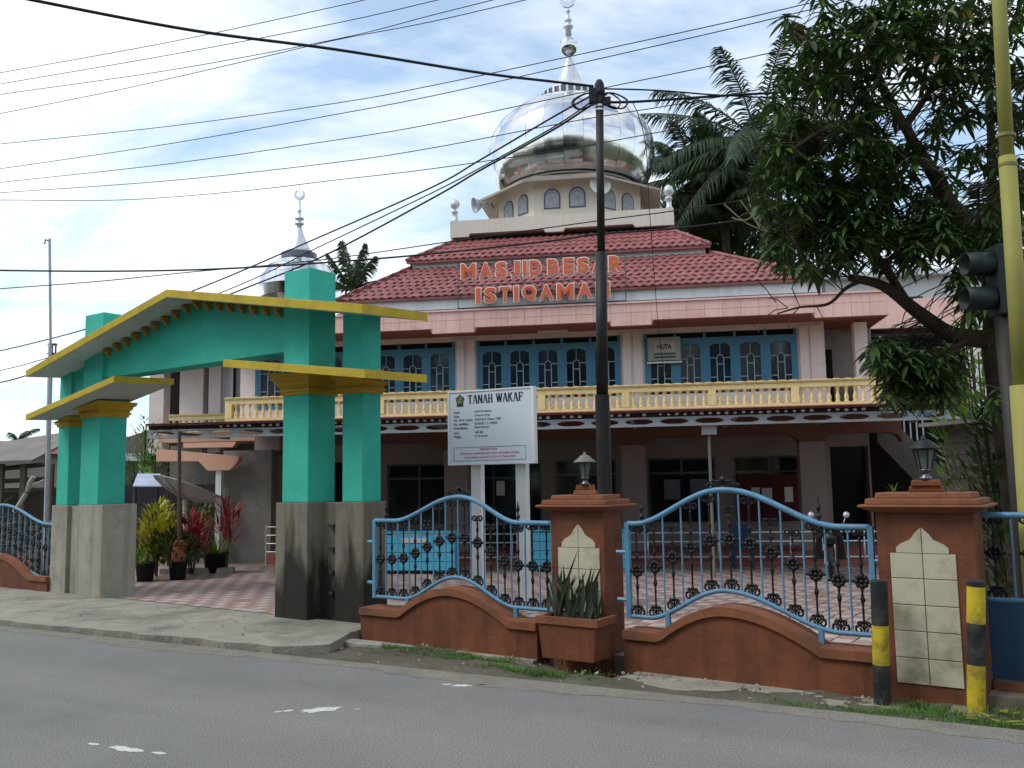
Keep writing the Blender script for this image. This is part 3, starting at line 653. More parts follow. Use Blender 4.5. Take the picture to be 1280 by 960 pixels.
# ------------------------------------------------------------------ gateway
w = gate = thing('gateway', 'green and mustard concrete gateway with gabled roof over the drive', 'gateway', GF, (-2.3, 0, 0))
def gbox(nm, a, mat, bev=0.012, label=None): return MB().box(*a).build(nm, mat, w, bevel=bev, label=label)
gbox('plinth', (-5.29, -4.5, 0.0, 0.68, -0.1, 1.68), conc_dark); gbox('plinth', (-6.42, -5.88, 0.15, 0.62, -0.1, 1.66), conc_dark)
gbox('plinth', (-5.89, -5.28, 0.22, 0.6, -0.1, 1.64), conc_dark)
gbox('plinth', (0.0, 0.68, 0.0, 0.57, -0.1, 1.72), conc_black, label='soot stained plinth'); gbox('plinth', (0.98, 1.55, 0.25, 0.74, -0.1, 1.72), conc_black); gbox('plinth', (0.67, 0.985, 0.3, 0.6, -0.1, 1.715), conc_black)
for z in (0.42, 0.72, 1.05, 1.38): MB().box(0.86, 0.94, 0.24, 0.31, z-0.02, z+0.02).build('iron_stub', steeld, w)
gbox('pillar', (-5.33, -4.74, 0.05, 0.58, 1.68, 5.17), teal); gbox('pillar', (-6.38, -5.99, 0.2, 0.58, 1.66, 4.22), teal)
gbox('pillar', (0.09, 0.64, 0.04, 0.58, 1.72, 5.21), teal); gbox('pillar', (1.07, 1.47, 0.3, 0.69, 1.72, 4.48), teal)
# roof: two planes meeting at a ridge, drawn as front profile
def slabroof(nm, prof, thick, t0, t1, rise):
    def push(pts, a, b):                     # profile pushed back, rising slightly towards the rear
        n = len(pts); k = lambda t: rise*(t-t0)/(t1-t0); m = MB()
        m.add([(p[0], a, p[1]+k(a)) for p in pts]+[(p[0], b, p[1]+k(b)) for p in pts], [tuple(range(n)), tuple(range(2*n-1, n-1, -1))]+[(i, n+i, n+(i+1) % n, (i+1) % n) for i in range(n)]); return m
    lo = [(s, z-thick) for s, z in prof]
    push(lo+prof[::-1], t0+0.03, t1).build(nm, soffit, w)
    push([(s, z-thick-0.004) for s, z in prof]+[(s, z+0.004) for s, z in prof[::-1]], t0, t0+0.029).build('fascia_board', gyel, w, bevel=0.004)
    for e, d in ((prof[-1], 1), (prof[0], -1)):
        push([(e[0]+d*0.001, e[1]-thick-0.003), (e[0]+d*0.02, e[1]-thick-0.003), (e[0]+d*0.02, e[1]+0.003), (e[0]+d*0.001, e[1]+0.003)], t0, t1).build('fascia_board', gyel, w)
slabroof('roof_slab', [(-6.35, 4.18), (-2.12, 5.15), (2.17, 4.38)], 0.12, -0.47, 0.91, 0.08)
slabroof('wing_roof', [(-6.29, 3.35), (-3.53, 3.85)], 0.10, -0.47, 0.69, 0.05)
slabroof('wing_roof', [(-0.65, 3.88), (2.23, 3.49)], 0.11, -0.47, 0.81, 0.04)
# beam under the ridge
rz = lambda s: (lerp(4.18, 5.15, (s+6.35)/4.23) if s < -2.12 else lerp(5.15, 4.38, (s+2.12)/4.29))-0.075
m = MB(); m.prism([(-4.745, 3.97), (0.095, 4.0), (0.095, rz(0.095)), (-2.12, rz(-2.12)), (-4.745, rz(-4.745))], 0.12, 0.5); m.build('beam', teal, w)
m = MB(); m.prism([(-5.995, 3.55), (-5.325, 3.55), (-5.325, rz(-5.325)), (-5.995, rz(-5.995))], 0.25, 0.5); m.build('beam', teal, w)
brk = M('bracket_paint', (150, 116, 40), 0.8, 0.12, 3)
for i in range(17):
    s = -4.6+i*0.283
    m = MB(); z = rz(s)-0.03
    m.prism([(0.12, z-0.13), (0.12, z), (-0.01, z), (-0.01, z-0.05), (0.04, z-0.09), (0.07, z-0.13)][::-1], s-0.033, s+0.033, 'x'); m.build('bracket', brk, w)
# stepped capitals
def capital(s0, s1, t0, t1, z0, under):
    hs = [(0.02, 0.03, 0.05), (0.055, 0.055, 0.035), (0.03, 0.045, 0.05), (0.065, 0.08, 0.07), (0.11, 0.13, 0.07), (0.15, 0.17, 0.07), (0.19, 0.21, 0.07), (0.23, 0.25, 0.2)]
    z = z0
    for i, (o0, o1, h) in enumerate(hs):
        if z > under(lerp(s0, s1, .5))+0.02: break
        b = MB(); b.frustum(s0-o0, s1+o0, t0-o0, t1+o0, z, s0-o1, s1+o1, t0-o1, t1+o1, z+h)
        b.v = [(v[0], v[1], min(v[2], under(v[0])+0.01)) for v in b.v]; b.build('capital', gcap, w); z += h+0.0005
uL = lambda s: lerp(3.35, 3.85, (s+6.29)/2.76)-0.10
uR = lambda s: lerp(3.88, 3.49, (s+0.65)/2.88)-0.11
capital(-5.33, -4.74, 0.05, 0.58, 3.26, uL); capital(-6.38, -5.99, 0.2, 0.58, 3.14, uL)
capital(0.09, 0.64, 0.04, 0.58, 3.31, uR); capital(1.07, 1.47, 0.3, 0.69, 3.29, uR)

# ------------------------------------------------------------------ mosque
w = mosque = thing('mosque', 'two storey pink mosque with red tiled roofs and a steel dome', 'mosque', BF, (1.0, 0, 0))
def bb(nm, a, mat, parent=None, bev=0.0, label=None, kind=None): return MB().box(*a).build(nm, mat, parent or w, bevel=bev, label=label, kind=kind)
# ground storey: wall with openings at t = 1.8
OPEN = [(-6.1, -4.6, 0.0, 2.55), (-3.72, -1.98, 0.88, 2.47), (-1.48, 0.45, 0.30, 2.45), (0.82, 2.40, 0.30, 2.5), (3.2, 4.9, 0.88, 2.5), (5.35, 7.10, 0.88, 2.5), (7.7, 8.6, 0.3, 2.7)]
m = MB(); x = -7.5
for a, b, z0, z1 in OPEN:
    m.box(x, a, 1.8, 2.1, 0.0, 3.5)
    m.box(a, b, 1.803, 2.097, z1, 3.497)
    if z0 > 0.35: m.box(a, b, 1.803, 2.097, 0.0, z0)
    x = b
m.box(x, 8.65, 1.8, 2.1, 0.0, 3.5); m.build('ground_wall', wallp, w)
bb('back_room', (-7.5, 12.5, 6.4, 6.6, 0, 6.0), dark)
bb('upper_floor', (-7.44, 8.65, 0.06, 6.4, 3.50, 3.62), peach)
def window_bay(a, b, z0, z1, t, nleaf, mat=wblue, notrans=False):
    f = MB(); f.box(a, a+0.05, t-0.02, t+0.08, z0, z1); f.box(b-0.05, b, t-0.02, t+0.08, z0, z1); f.box(a+0.05, b-0.05, t-0.018, t+0.078, z1-0.05, z1)
    o = f.build('window', mat, w); MB().box(a+0.04, b-0.04, t+0.045, t+0.06, z0, z1-0.04).build('pane', glass, o); return o
for i, (a, b, z0, z1) in enumerate(OPEN[1:6]):
    o = window_bay(a, b, z0, z1, 1.88, 2, steeld)
    n = 2 if i != 1 else 3
    for k in range(1, n): MB().box(lerp(a, b, k/n)-0.03, lerp(a, b, k/n)+0.03, 1.872, 1.95, z0, z1-0.05).build('mullion', steeld, o)
    MB().box(a+0.05, b-0.05, 1.870, 1.93, z1-0.42, z1-0.36).build('transom', steeld, o)
o = bb('door', (-6.05, -5.2, 1.85, 1.9, 0.05, 2.4), M('blue_grey_door', (70, 92, 116), 0.6, 0.1, 3)); o2 = bb('lintel', (-6.1, -4.6, 1.84, 1.95, 2.1, 2.16), dark)
# porch floor, step, columns, arched porch beam
bb('porch_floor', (-6.1, 9.5, -0.45, 1.8, -0.1, 0.28), stepm); bb('porch_step', (-3.5, 9.5, -1.1, -0.46, -0.1, 0.14), stepm)
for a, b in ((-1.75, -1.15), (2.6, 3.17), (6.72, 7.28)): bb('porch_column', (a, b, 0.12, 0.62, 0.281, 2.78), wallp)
bb('porch_column', (-7.5, -6.2, 0.0, 0.5, -0.1, 2.86), greycol, label='wide unpainted concrete porch column')
bb('porch_pilaster', (-6.19, -6.05, 0.3, 0.6, -0.1, 2.80), greycol)
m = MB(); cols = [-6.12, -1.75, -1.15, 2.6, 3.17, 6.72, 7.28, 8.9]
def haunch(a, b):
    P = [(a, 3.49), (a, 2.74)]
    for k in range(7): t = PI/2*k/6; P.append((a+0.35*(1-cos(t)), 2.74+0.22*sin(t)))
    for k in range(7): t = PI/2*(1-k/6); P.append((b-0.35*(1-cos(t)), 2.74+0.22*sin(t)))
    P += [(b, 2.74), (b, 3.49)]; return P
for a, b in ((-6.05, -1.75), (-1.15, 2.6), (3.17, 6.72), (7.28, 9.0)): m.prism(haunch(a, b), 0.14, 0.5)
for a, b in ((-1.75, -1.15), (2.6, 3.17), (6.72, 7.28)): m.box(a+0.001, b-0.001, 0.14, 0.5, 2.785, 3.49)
m.build('porch_beam', M('shaded_peach', (116, 78, 64), 0.85, 0.1, 1.2), w)  # the peach paint again, darkened so the porch shade sits in its colour
m = MB(); m.prism([(-9.15, 2.62), (-8.0, 2.60), (-7.75, 2.36), (-7.15, 2.36), (-6.95, 2.56), (-6.9, 2.70), (-9.15, 2.93)], -0.35, -0.1); m.build('side_beam', peach, w)
m = MB(); m.prism([(-9.0, 2.99), (-7.6, 2.98), (-7.5, 3.12), (-9.0, 3.12)], 0.7, 0.95); m.build('side_beam', peach, w)
bb('side_post', (-7.55, -7.40, -0.3, -0.15, 0.0, 2.4), whited)
# upper storey
UW = [(-7.25, -6.35), (-5.45, -1.72), (-1.12, 2.61), (3.22, 6.96)]
m = MB(); x = -7.7
for a, b in UW:
    m.box(x, a, 1.3, 1.6, 3.62, 6.2); m.box(a, b, 1.303, 1.597, 5.64, 6.197); m.box(a, b, 1.303, 1.597, 3.623, 4.0); x = b
m.box(x, 7.62, 1.3, 1.6, 3.62, 6.2); m.build('upper_wall', wallw, w)
for a, b in ((-1.66, -1.46), (-1.40, -1.18), (2.67, 2.87), (2.94, 3.16), (7.02, 7.22), (7.28, 7.56)): bb('pilaster', (a, b, 1.265, 1.299, 3.62, 5.70), wallw)
bb('corner_column', (8.3, 8.6, 1.15, 1.45, 3.62, 5.7), wallw); bb('inner_door', (7.75, 8.1, 3.0, 3.1, 3.62, 5.3), dark); bb('inner_wall', (7.62, 9.2, 3.4, 3.5, 3.62, 6.1), greycol)
def casement(x0, x1, z0, z1, t, parent):
    m = MB(); fw_ = 0.085
    m.box(x0, x0+fw_, t, t+0.05, z0, z1); m.box(x1-fw_, x1, t, t+0.05, z0, z1); m.box(x0+fw_, x1-fw_, t+0.001, t+0.049, z0, z0+fw_)
    a, b = x0+fw_, x1-fw_; W = b-a; n = 10; base = z1-0.20
    arch = []
    for k in range(n+1):
        q = k/n; arch.append((a+W*q, base+0.04+0.07*abs(sin(PI*2*q))*0.5+0.05*sin(PI*q)))
    for i in range(n):
        p, q = arch[i], arch[i+1]; m.prism([(p[0], p[1]), (q[0], q[1]), (q[0], z1), (p[0], z1)], t+0.001, t+0.049)
    c = m.build('casement', wblue, parent)
    m = MB(); mx = (a+b)/2; tw = 0.011; cw = W*0.17; za = z0+(z1-z0)*0.66
    for x in (mx-cw, mx+cw): m.box(x-tw, x+tw, t+0.012, t+0.036, z0+fw_, za)
    P = [(mx-cw*cos(PI*k/8), t+0.024, za+cw*1.3*sin(PI*k/8)) for k in range(9)]; m.tube(P, tw, 4)
    m.box(mx-cw+tw, mx+cw-tw, t+0.013, t+0.035, za-0.14, za-0.12)
    zs = z0+(z1-z0)*0.33
    m.box(a, mx-cw-tw, t+0.013, t+0.035, zs, zs+0.022); m.box(mx+cw+tw, b, t+0.013, t+0.035, zs, zs+0.022)
    zs = za+0.02; m.box(a, mx-cw-tw, t+0.013, t+0.035, zs, zs+0.018); m.box(mx+cw+tw, b, t+0.013, t+0.035, zs, zs+0.018)
    m.tube([(mx, t+0.024, za+cw*1.3), (mx, t+0.024, base+0.1)], 0.008, 4)
    m.build('muntin', munt, parent)
GL = [glass, M('window_glass_blue', (44, 58, 70), 0.06, 0.35, 1.5, spec=0.7), M('window_glass_curtained', (70, 76, 80), 0.15, 0.35, 2.5, spec=0.5)]
for a, b in UW:
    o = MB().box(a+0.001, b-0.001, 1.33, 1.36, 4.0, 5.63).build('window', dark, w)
    n = 1 if b-a < 1.2 else 5; g_ = (b-a-0.06)/n
    fr_ = MB()
    for k in range(n+1):
        x = a+0.03+g_*k; fr_.box(x-0.035, x+0.035, 1.255, 1.335, 4.0, 5.63)
    fr_.box(a, b, 1.262, 1.332, 5.42, 5.49); fr_.build('window_frame', wblue, o)
    for k in range(n): MB().box(a+0.03+g_*k+.02, a+0.03+g_*(k+1)-.02, 1.318+.003*(k % 2), 1.328, 4.01, 5.45).build('pane', GL[rng.choice((0, 0, 1, 1, 2))], o)
    for k in range(n): casement(a+0.03+g_*k+0.036, a+0.03+g_*(k+1)-0.036, 4.0, 5.42, 1.262, o)
# fascia with stepped lower edge, tiled
def notch(s0, s1, ups, zt, zlo, zup):
    P = [(s0, zt), (s0, zlo)]
    for a, b in ups: P += [(a, zlo), (a+0.06, zup), (b-0.06, zup), (b, zlo)]
    P += [(s1, zlo), (s1, zt)]; return P
ups = [(-6.6, -2.02), (-0.95, 3.28-0.75), (3.40, 7.15)]
fz = 5.76; fl = 5.62
m = MB(); m.prism(notch(-8.2, 8.85, [(-6.6, -2.0), (-0.93, 2.45), (3.42, 7.2)], 6.20, 5.66, 5.78), 0.02, 0.14); m.build('fascia', pinkd, w)
fb = bb('fascia_coping', (-8.2, 8.85, -0.03, 0.20, 6.20, 6.245), pink)
fas = [o for o in w.children if o.name.startswith('fascia')][0]
def low_at(s):
    for a, b in [(-6.6, -2.0), (-0.93, 2.45), (3.42, 7.2)]:
        if a+0.03 < s < b-0.03: return 5.78
    return 5.66
br = [-8.2, -6.6, -2.0, -0.93, 2.45, 3.42, 7.2, 8.85]
for i in range(len(br)-1):
    n = max(1, round((br[i+1]-br[i])/0.40)); g_ = (br[i+1]-br[i])/n; zl = low_at((br[i]+br[i+1])/2)
    for k in range(n):
        for z0, z1 in ((zl, 5.98), (5.98, 6.198)):
            b = MB(); b.box(br[i]+g_*k+0.004, br[i]+g_*(k+1)-0.004, 0.006, 0.03, z0+0.004, z1-0.004); b.build('fascia_tile', pink, fas)
bb('soffit_board', (-8.2, 8.85, 0.141, 1.299, 5.78, 5.84), sofb); bb('ceiling', (-8.2, 9.2, 1.6, 6.0, 5.9, 6.0), sofb)
bb('fluorescent_lamp', (0.55, 1.3, 0.9, 0.95, 5.72, 5.775), white)
bb('eave_band', (-4.45, 7.40, 0.10, 0.3, 6.28, 6.57), whited); bb('gutter', (-4.5, 7.45, 0.04, 0.2, 6.247, 6.279), steeld)
bb('flat_roof', (-8.1, 8.8, 0.2, 12.5, 6.0, 6.19), conc_dark)
# tiled roofs
def tile_mesh(W, L):
    b = MB(); n = 6; vs = []
    for j, (y, lift) in enumerate(((-0.012, 0.030), (L, 0.006))):
        for i in range(n+1):
            k = i/n; vs.append((W*(k-0.5), y, lift+0.017*(sin(PI*2*k-0.6))))
    for i in range(n+1):
        k = i/n; vs.append((W*(k-0.5), -0.012, 0.030+0.017*sin(PI*2*k-0.6)-0.03))
    fs = [(i, i+1, n+2+i, n+1+i) for i in range(n)]+[(2*n+2+i, 2*n+3+i, i+1, i) for i in range(n)]
    b.add(vs, fs); return b
TWD, TLN = 0.205, 0.33
TM = tile_mesh(TWD, TLN).mesh('roof_tile', rtile, smooth=False)
count = [0]
def tiled_roof(nm, fr0, fr1, t0, t1, z0, z1, tb0, tb1, rows, cap):
    (a0, b0), (a1, b1) = fr0, fr1
    m = MB(); V = [(a0, t0, z0), (b0, t0, z0), (b0, tb0, z0), (a0, tb0, z0), (a1, t1, z1), (b1, t1, z1), (b1, tb1, z1), (a1, tb1, z1)]
    m.add(V, [(0, 1, 5, 4), (1, 2, 6, 5), (2, 3, 7, 6), (3, 0, 4, 7), (4, 5, 6, 7)]); m.box(a0, b0, t0, t0+0.03, z0-0.06, z0-0.002)
    rf = m.build(nm, rtile2, w); th = math.atan2(z1-z0, t1-t0)
    mass = MB(); tb = tile_mesh(TWD, TLN)
    for i in range(rows):
        k = i/rows; sa = lerp(a0, a1, k+0.3/rows)+0.02; sb = lerp(b0, b1, k+0.3/rows)-0.02; n = int((sb-sa)/TWD)
        off = (sb-sa-n*TWD)/2
        for q in range(n):
            p = (sa+off+TWD*(q+0.5), lerp(t0, t1, k), lerp(z0, z1, k)+0.012)
            if count[0] < cap:
                o = inst(TM, 'roof_tile', rf, p, (th+rng.uniform(-.02, .02), rng.uniform(-.02, .02), rng.uniform(-.012, .012))); count[0] += 1
            else:
                k0 = len(mass.v); mass.add(tb.v, tb.f); mass.xform(k0, Matrix.Translation(p) @ Matrix.Rotation(th+rng.uniform(-.02, .02), 4, 'X'))
    for sg, e0, e1 in ((1, b0, b1), (-1, a0, a1)):           # side slopes
        ths = math.atan2(z1-z0, abs(e1-e0))
        for i in range(rows):
            k = i/rows; ta = lerp(t0, t1, k)+0.1; tbk = lerp(tb0, tb1, k)-0.1
            for q in range(int((tbk-ta)/TWD)):
                p = (lerp(e0, e1, k), ta+TWD*(q+0.5), lerp(z0, z1, k)+0.012); k0 = len(mass.v); mass.add(tb.v, tb.f)
                mass.xform(k0, Matrix.Translation(p) @ Matrix.Rotation(sg*PI/2, 4, 'Z') @ Matrix.Rotation(ths, 4, 'X'))
    mass.build('roof_tile_field', rtile2, rf, kind='stuff')
    for (p, q) in ((V[0], V[4]), (V[1], V[5])):
        h = MB(); P = [Vector(p).lerp(Vector(q), k/12)+Vector((0, 0, 0.03+0.012*(k % 2))) for k in range(13)]; h.tube(P, 0.06, 8); h.build('hip_ridge', rtile, rf)
    return rf
tiled_roof('main_roof', (-4.5, 7.45), (-3.15, 5.0), 0.0, 2.1, 6.6, 7.84, 12.6, 10.2, 8, 260)
tiled_roof('upper_roof', (-3.2, 5.0), (-2.05, 3.9), 1.95, 3.2, 8.03, 8.86, 10.4, 9.1, 5, 300)
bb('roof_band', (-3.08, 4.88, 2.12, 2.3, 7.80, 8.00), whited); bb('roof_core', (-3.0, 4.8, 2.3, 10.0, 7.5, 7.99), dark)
# cream platform with stepped lower edge
m = MB(); m.prism(notch(-2.2, 4.12, [(-1.68, 0.55), (1.05, 3.05)], 9.41, 8.93, 9.02), 3.0, 3.14); m.build('platform', cream, w)
m = MB()
m.box(-2.2, -2.06, 3.141, 9.3, 8.93, 9.41); m.box(3.98, 4.12, 3.141, 9.3, 8.93, 9.41); m.box(-2.06, 3.98, 9.16, 9.3, 8.93, 9.41); m.box(-2.06, 3.98, 3.141, 9.16, 9.04, 9.36); m.build('platform_slab', cream, w)
bb('roof_neck', (-1.7, 3.6, 3.6, 8.8, 8.7, 9.03), dark)
for s in (-2.08, 4.0):
    for t in (3.12, 9.18):
        o = MB().lathe([(0.09, 9.41), (0.09, 9.47), (0.075, 9.48), (0.075, 9.68), (0.10, 9.69), (0.10, 9.73), (0.04, 9.75), (0.04, 9.79), (0.11, 9.84), (0.145, 9.93), (0.11, 10.04), (0.03, 10.09), (0.001, 10.12)], (s, t, 0), 14).build('corner_finial', silver, w, True)
# octagonal drum with arched lattice windows
DC = (1.02, 6.15); RD = 2.36
oct_ = [(DC[0]+RD*cos(PI/8+PI/4*k), DC[1]+RD*sin(PI/8+PI/4*k)) for k in range(8)]
m = MB(); m.prism(oct_, 9.36, 10.9, 'z'); drum = m.build('drum', cream, w)
DRP = M('drum_pane', (150, 152, 162), 0.4)
def arch_poly(hw, z0, h, n=10):
    P = [(-hw, z0), (hw, z0), (hw, z0+h-hw)]
    for k in range(1, n): a = PI*k/n; P.append((hw*cos(a), z0+h-hw+hw*sin(a)))
    P.append((-hw, z0+h-hw)); return P
ap = RD*cos(PI/8)
for k in range(8):
    a = PI/4*k+PI/4*0; nx, ny = cos(a), sin(a)
    for sx in (-0.37, 0.37):
        cx, cy = DC[0]+nx*ap-ny*sx, DC[1]+ny*ap+nx*sx
        R_ = Matrix.Translation((cx, cy, 0)) @ Matrix.Rotation(a+PI/2, 4, 'Z')
        b = MB(); b.prism(arch_poly(0.245, 9.88, 0.62), -0.015, 0.05); b.xform(0, R_); fo = b.build('drum_window', drumf, drum)
        b = MB(); b.prism(arch_poly(0.205, 9.92, 0.54), -0.021, -0.0155)
        b.xform(0, R_); b.build('pane', DRP, fo)
        b = MB()
        for rr in (0.17, 0.11): b.tube([(rr*cos(q*PI/8), -0.03, 10.15+rr*sin(q*PI/8)) for q in range(17)], 0.014, 4)
        for q in range(6): b.tube([(0.06*cos(q*PI/3), -0.03, 10.15+0.06*sin(q*PI/3)), (0.17*cos(q*PI/3+.5), -0.03, 10.15+0.17*sin(q*PI/3+.5))], 0.012, 4)
        b.xform(0, R_); b.build('lattice', drumw, fo)
# skirt roof of the drum
def ring(Rr, z): return [(DC[0]+Rr*cos(PI/8+PI/4*k), DC[1]+Rr*sin(PI/8+PI/4*k), z) for k in range(8)]
m = MB(); A, B_, C_, D_ = ring(3.02, 10.62), ring(2.05, 11.02), ring(2.05, 10.97), ring(3.0, 10.56)
m.add(A+B_, [(k, (k+1) % 8, 8+(k+1) % 8, 8+k) for k in range(8)]); m.add(D_+C_, [(k, 8+k, 8+(k+1) % 8, (k+1) % 8) for k in range(8)]); m.add(A+D_, [(k, 8+k, 8+(k+1) % 8, (k+1) % 8) for k in range(8)])
m.mi = [1]*8+[0]*16; m.build('drum_eave', [M('eave_sheet', (180, 167, 154), 0.7, 0.08, 2, streak=(160, 148, 136), streak_amt=0.5), M('eave_top_weathered', (128, 116, 104), 0.8, 0.15, 2, rgb2=(92, 84, 76), s2=1.5, amt2=0.7)], w)
m = MB(); m.lathe([(2.03, 11.0), (2.08, 11.0), (2.08, 11.12), (2.03, 11.12)], (DC[0], DC[1], 0), 40); m.build('dome_ring', whited, w)
# dome: every steel sheet is a panel, slightly out of true
PR = [(2.22, 11.05), (2.42, 11.33), (2.56, 11.75), (2.62, 12.25), (2.55, 12.75), (2.32, 13.15), (1.93, 13.50), (1.45, 13.80), (0.92, 14.03)]
dome = MB().lathe([(r_-0.04, z) for r_, z in PR], (DC[0]+0.04, DC[1], 0), 32).build('dome', steeld, w, True)
NG = 28; dr = random.Random(12)
for i in range(len(PR)-1):
    (r0, z0), (r1, z1) = PR[i], PR[i+1]
    for k in range(NG):
        a0, a1 = 2*PI*(k+0.006)/NG, 2*PI*(k+0.994)/NG; j = [dr.uniform(-0.010, 0.010) for _ in range(4)]
        n = 3; vs = []
        for u in range(n+1):
            for v in range(n+1):
                aa = lerp(a0, a1, u/n); kk = lerp(0.005, 0.995, v/n)
                rr = lerp(r0, r1, kk)+0.035*sin(PI*kk)*0.6+lerp(lerp(j[0], j[1], u/n), lerp(j[2], j[3], u/n), v/n)
                vs.append((DC[0]+0.04+rr*cos(aa), DC[1]+rr*sin(aa), lerp(z0, z1, kk)))
        b = MB(); b.add(vs, [(u*(n+1)+v, (u+1)*(n+1)+v, (u+1)*(n+1)+v+1, u*(n+1)+v+1) for u in range(n) for v in range(n)])
        b.build('dome_panel', steel, dome, True)
m = MB(); m.lathe([(0.88, 14.0), (0.92, 14.0), (0.92, 14.24), (0.86, 14.27)], (DC[0]+0.04, DC[1], 0), 32); col_ = m.build('collar', steeld, w)
m = MB()
for k in range(26):
    a = 2*PI*k/26; m.box(-0.035, 0.035, 0.925, 0.95, 14.02, 14.22); m.xform(len(m.v)-8, Matrix.Translation((DC[0]+0.04, DC[1], 0)) @ Matrix.Rotation(a, 4, 'Z'))
tag(m.build('collar_rib', silver, col_), kind='stuff')
def crescent(R_, th, c, y, n=24):
    P = [];
    for k in range(n+1): a = PI*0.5+0.5+(2*PI-1.0)*k/n; P.append((c[0]+R_*cos(a), c[1]+R_*sin(a)))
    for k in range(n, -1, -1): a = PI*0.5+0.62+(2*PI-1.24)*k/n; P.append((c[0]+(R_-th)*cos(a), c[1]+th*0.75+(R_-th)*sin(a)))
    m = MB()
    for k in range(n): q = 2*(n+1)-1-k; m.prism([P[k], P[k+1], P[q-1], P[q]], y-0.03, y+0.03)
    return m
SX, SY = DC[0]+0.04, DC[1]
sp = MB().lathe([(0.84, 14.26), (0.80, 14.34), (0.55, 14.48), (0.42, 14.64), (0.30, 14.95), (0.17, 15.28), (0.09, 15.5), (0.06, 15.56), (0.06, 15.62)], (SX, SY, 0), 24).build('spire', silver, w, True)
MB().lathe([(0.10, 15.60), (0.24, 15.70), (0.315, 15.90), (0.27, 16.08), (0.14, 16.2), (0.09, 16.24)], (SX, SY, 0), 20).build('spire_ball', steel, sp, True)
MB().lathe([(0.10, 16.22), (0.09, 16.48), (0.17, 16.54), (0.17, 16.58), (0.08, 16.62), (0.08, 16.72), (0.12, 16.76), (0.12, 16.82), (0.06, 16.86), (0.05, 17.05), (0.08, 17.08), (0.08, 17.12), (0.03, 17.14), (0.025, 17.3)], (SX, SY, 0), 14).build('spire_rod', silver, sp, True)
crescent(0.27, 0.10, (SX, 17.5), SY).build('crescent', steel, sp); MB().tube([(SX, SY, 17.3), (SX, SY, 17.9)], 0.015, 5).build('spire_tip', silver, sp)
# balcony balustrade: posts, rails, single balusters
BZ = 3.625
bal = bb('balcony', (-7.44, 8.65, -0.10, 0.06, 3.50, BZ), peach)
BALM = MB().lathe([(0.055, 0), (0.055, 0.03), (0.035, 0.05), (0.055, 0.10), (0.045, 0.16), (0.028, 0.22), (0.028, 0.27), (0.042, 0.30), (0.045, 0.33), (0.055, 0.34), (0.055, 0.36)], (0, 0, 0), 10).mesh('baluster', byel, smooth=True)
posts = [-7.35, -5.33, -3.31, -1.29, 0.73, 2.75, 4.77, 6.66, 8.56]
def wavy_rail(s0, s1, t, z, parent):
    m = MB(); m.box(s0, s1, t-0.06, t+0.06, z, z+0.12); m.box(s0, s1, t-0.085, t+0.085, z+0.121, z+0.16); m.build('rail', byel, parent, bevel=0.01)
    n = int((s1-s0)/0.24)
    m = MB(); P = []
    for k in range(n*6+1):
        s = lerp(s0, s1, k/(n*6)); P.append((s, z+0.17+0.022*abs(sin(PI*k/6))))
    m.prism([(s0, z+0.155)]+P[:0]+[(s1, z+0.155)]+P[::-1], t-0.10, t+0.10); m.build('wavy_coping', byel, parent)
wavy_rail(-7.45, 8.66, -0.02, 4.03, bal)
bb('kerb_rail', (-7.44, 8.65, -0.08, 0.05, BZ+0.001, BZ+0.045), byel, bal)
for s in posts: bb('post', (s-0.09, s+0.09, -0.09, 0.065, BZ+0.046, 4.03), byel, bal, 0.008)
for i in range(len(posts)-1):
    a, b = posts[i]+0.09, posts[i+1]-0.09; n = round((b-a)/0.183)
    for k in range(n): inst(BALM, 'baluster', bal, (a+(b-a)*(k+0.5)/n, -0.02, BZ+0.045))
bb('balcony_screen', (-5.3, 6.6, 0.35, 0.37, BZ, 4.0), curtain, label='pale cloth hung behind the balusters')
# left wing, set back
bb('wing_floor', (-11.6, -7.6, 3.9, 8.0, 3.3, 3.6), peach)
b2 = bb('wing_balcony', (-11.3, -7.7, 3.9, 4.1, 3.45, 3.62), byel)
wavy_rail(-11.3, -7.8, 4.0, 3.97, b2)
for k in range(17): inst(BALM, 'baluster', b2, (-11.15+0.2*k, 4.0, 3.6))
for a, b, t, mt in ((-12.6, -12.1, 5.0, wallw), (-11.55, -10.75, 5.0, wallw), (-10.35, -9.95, 4.6, wallw), (-8.35, -7.7, 4.4, wallp)): bb('wing_column', (a, b, t, t+0.4, 3.0, 6.2), mt)
m = MB(); n = 60; P = []
for k in range(n+1): s = lerp(-9.95, -8.36, k/n); P.append((s, 4.75+0.05*sin(s*14)))
m.prism(P+[(p[0], p[1]+0.02) for p in P[::-1]], 4.0, 5.9, 'z'); m.build('curtain', curtain, w)
for k in range(3): bb('curtain_gap', (-9.55+0.42*k, -9.48+0.42*k, 4.62, 4.66, 4.0, 5.9), dark)
bb('wing_wall', (-12.6, -7.7, 6.2, 6.4, 0.0, 6.2), dark); bb('wing_ceiling', (-12.7, -7.6, 2.6, 6.3, 6.2, 6.35), sofb)
bb('wing_wall_low', (-12.4, -7.6, 6.0, 6.1, 0, 3.3), greycol)
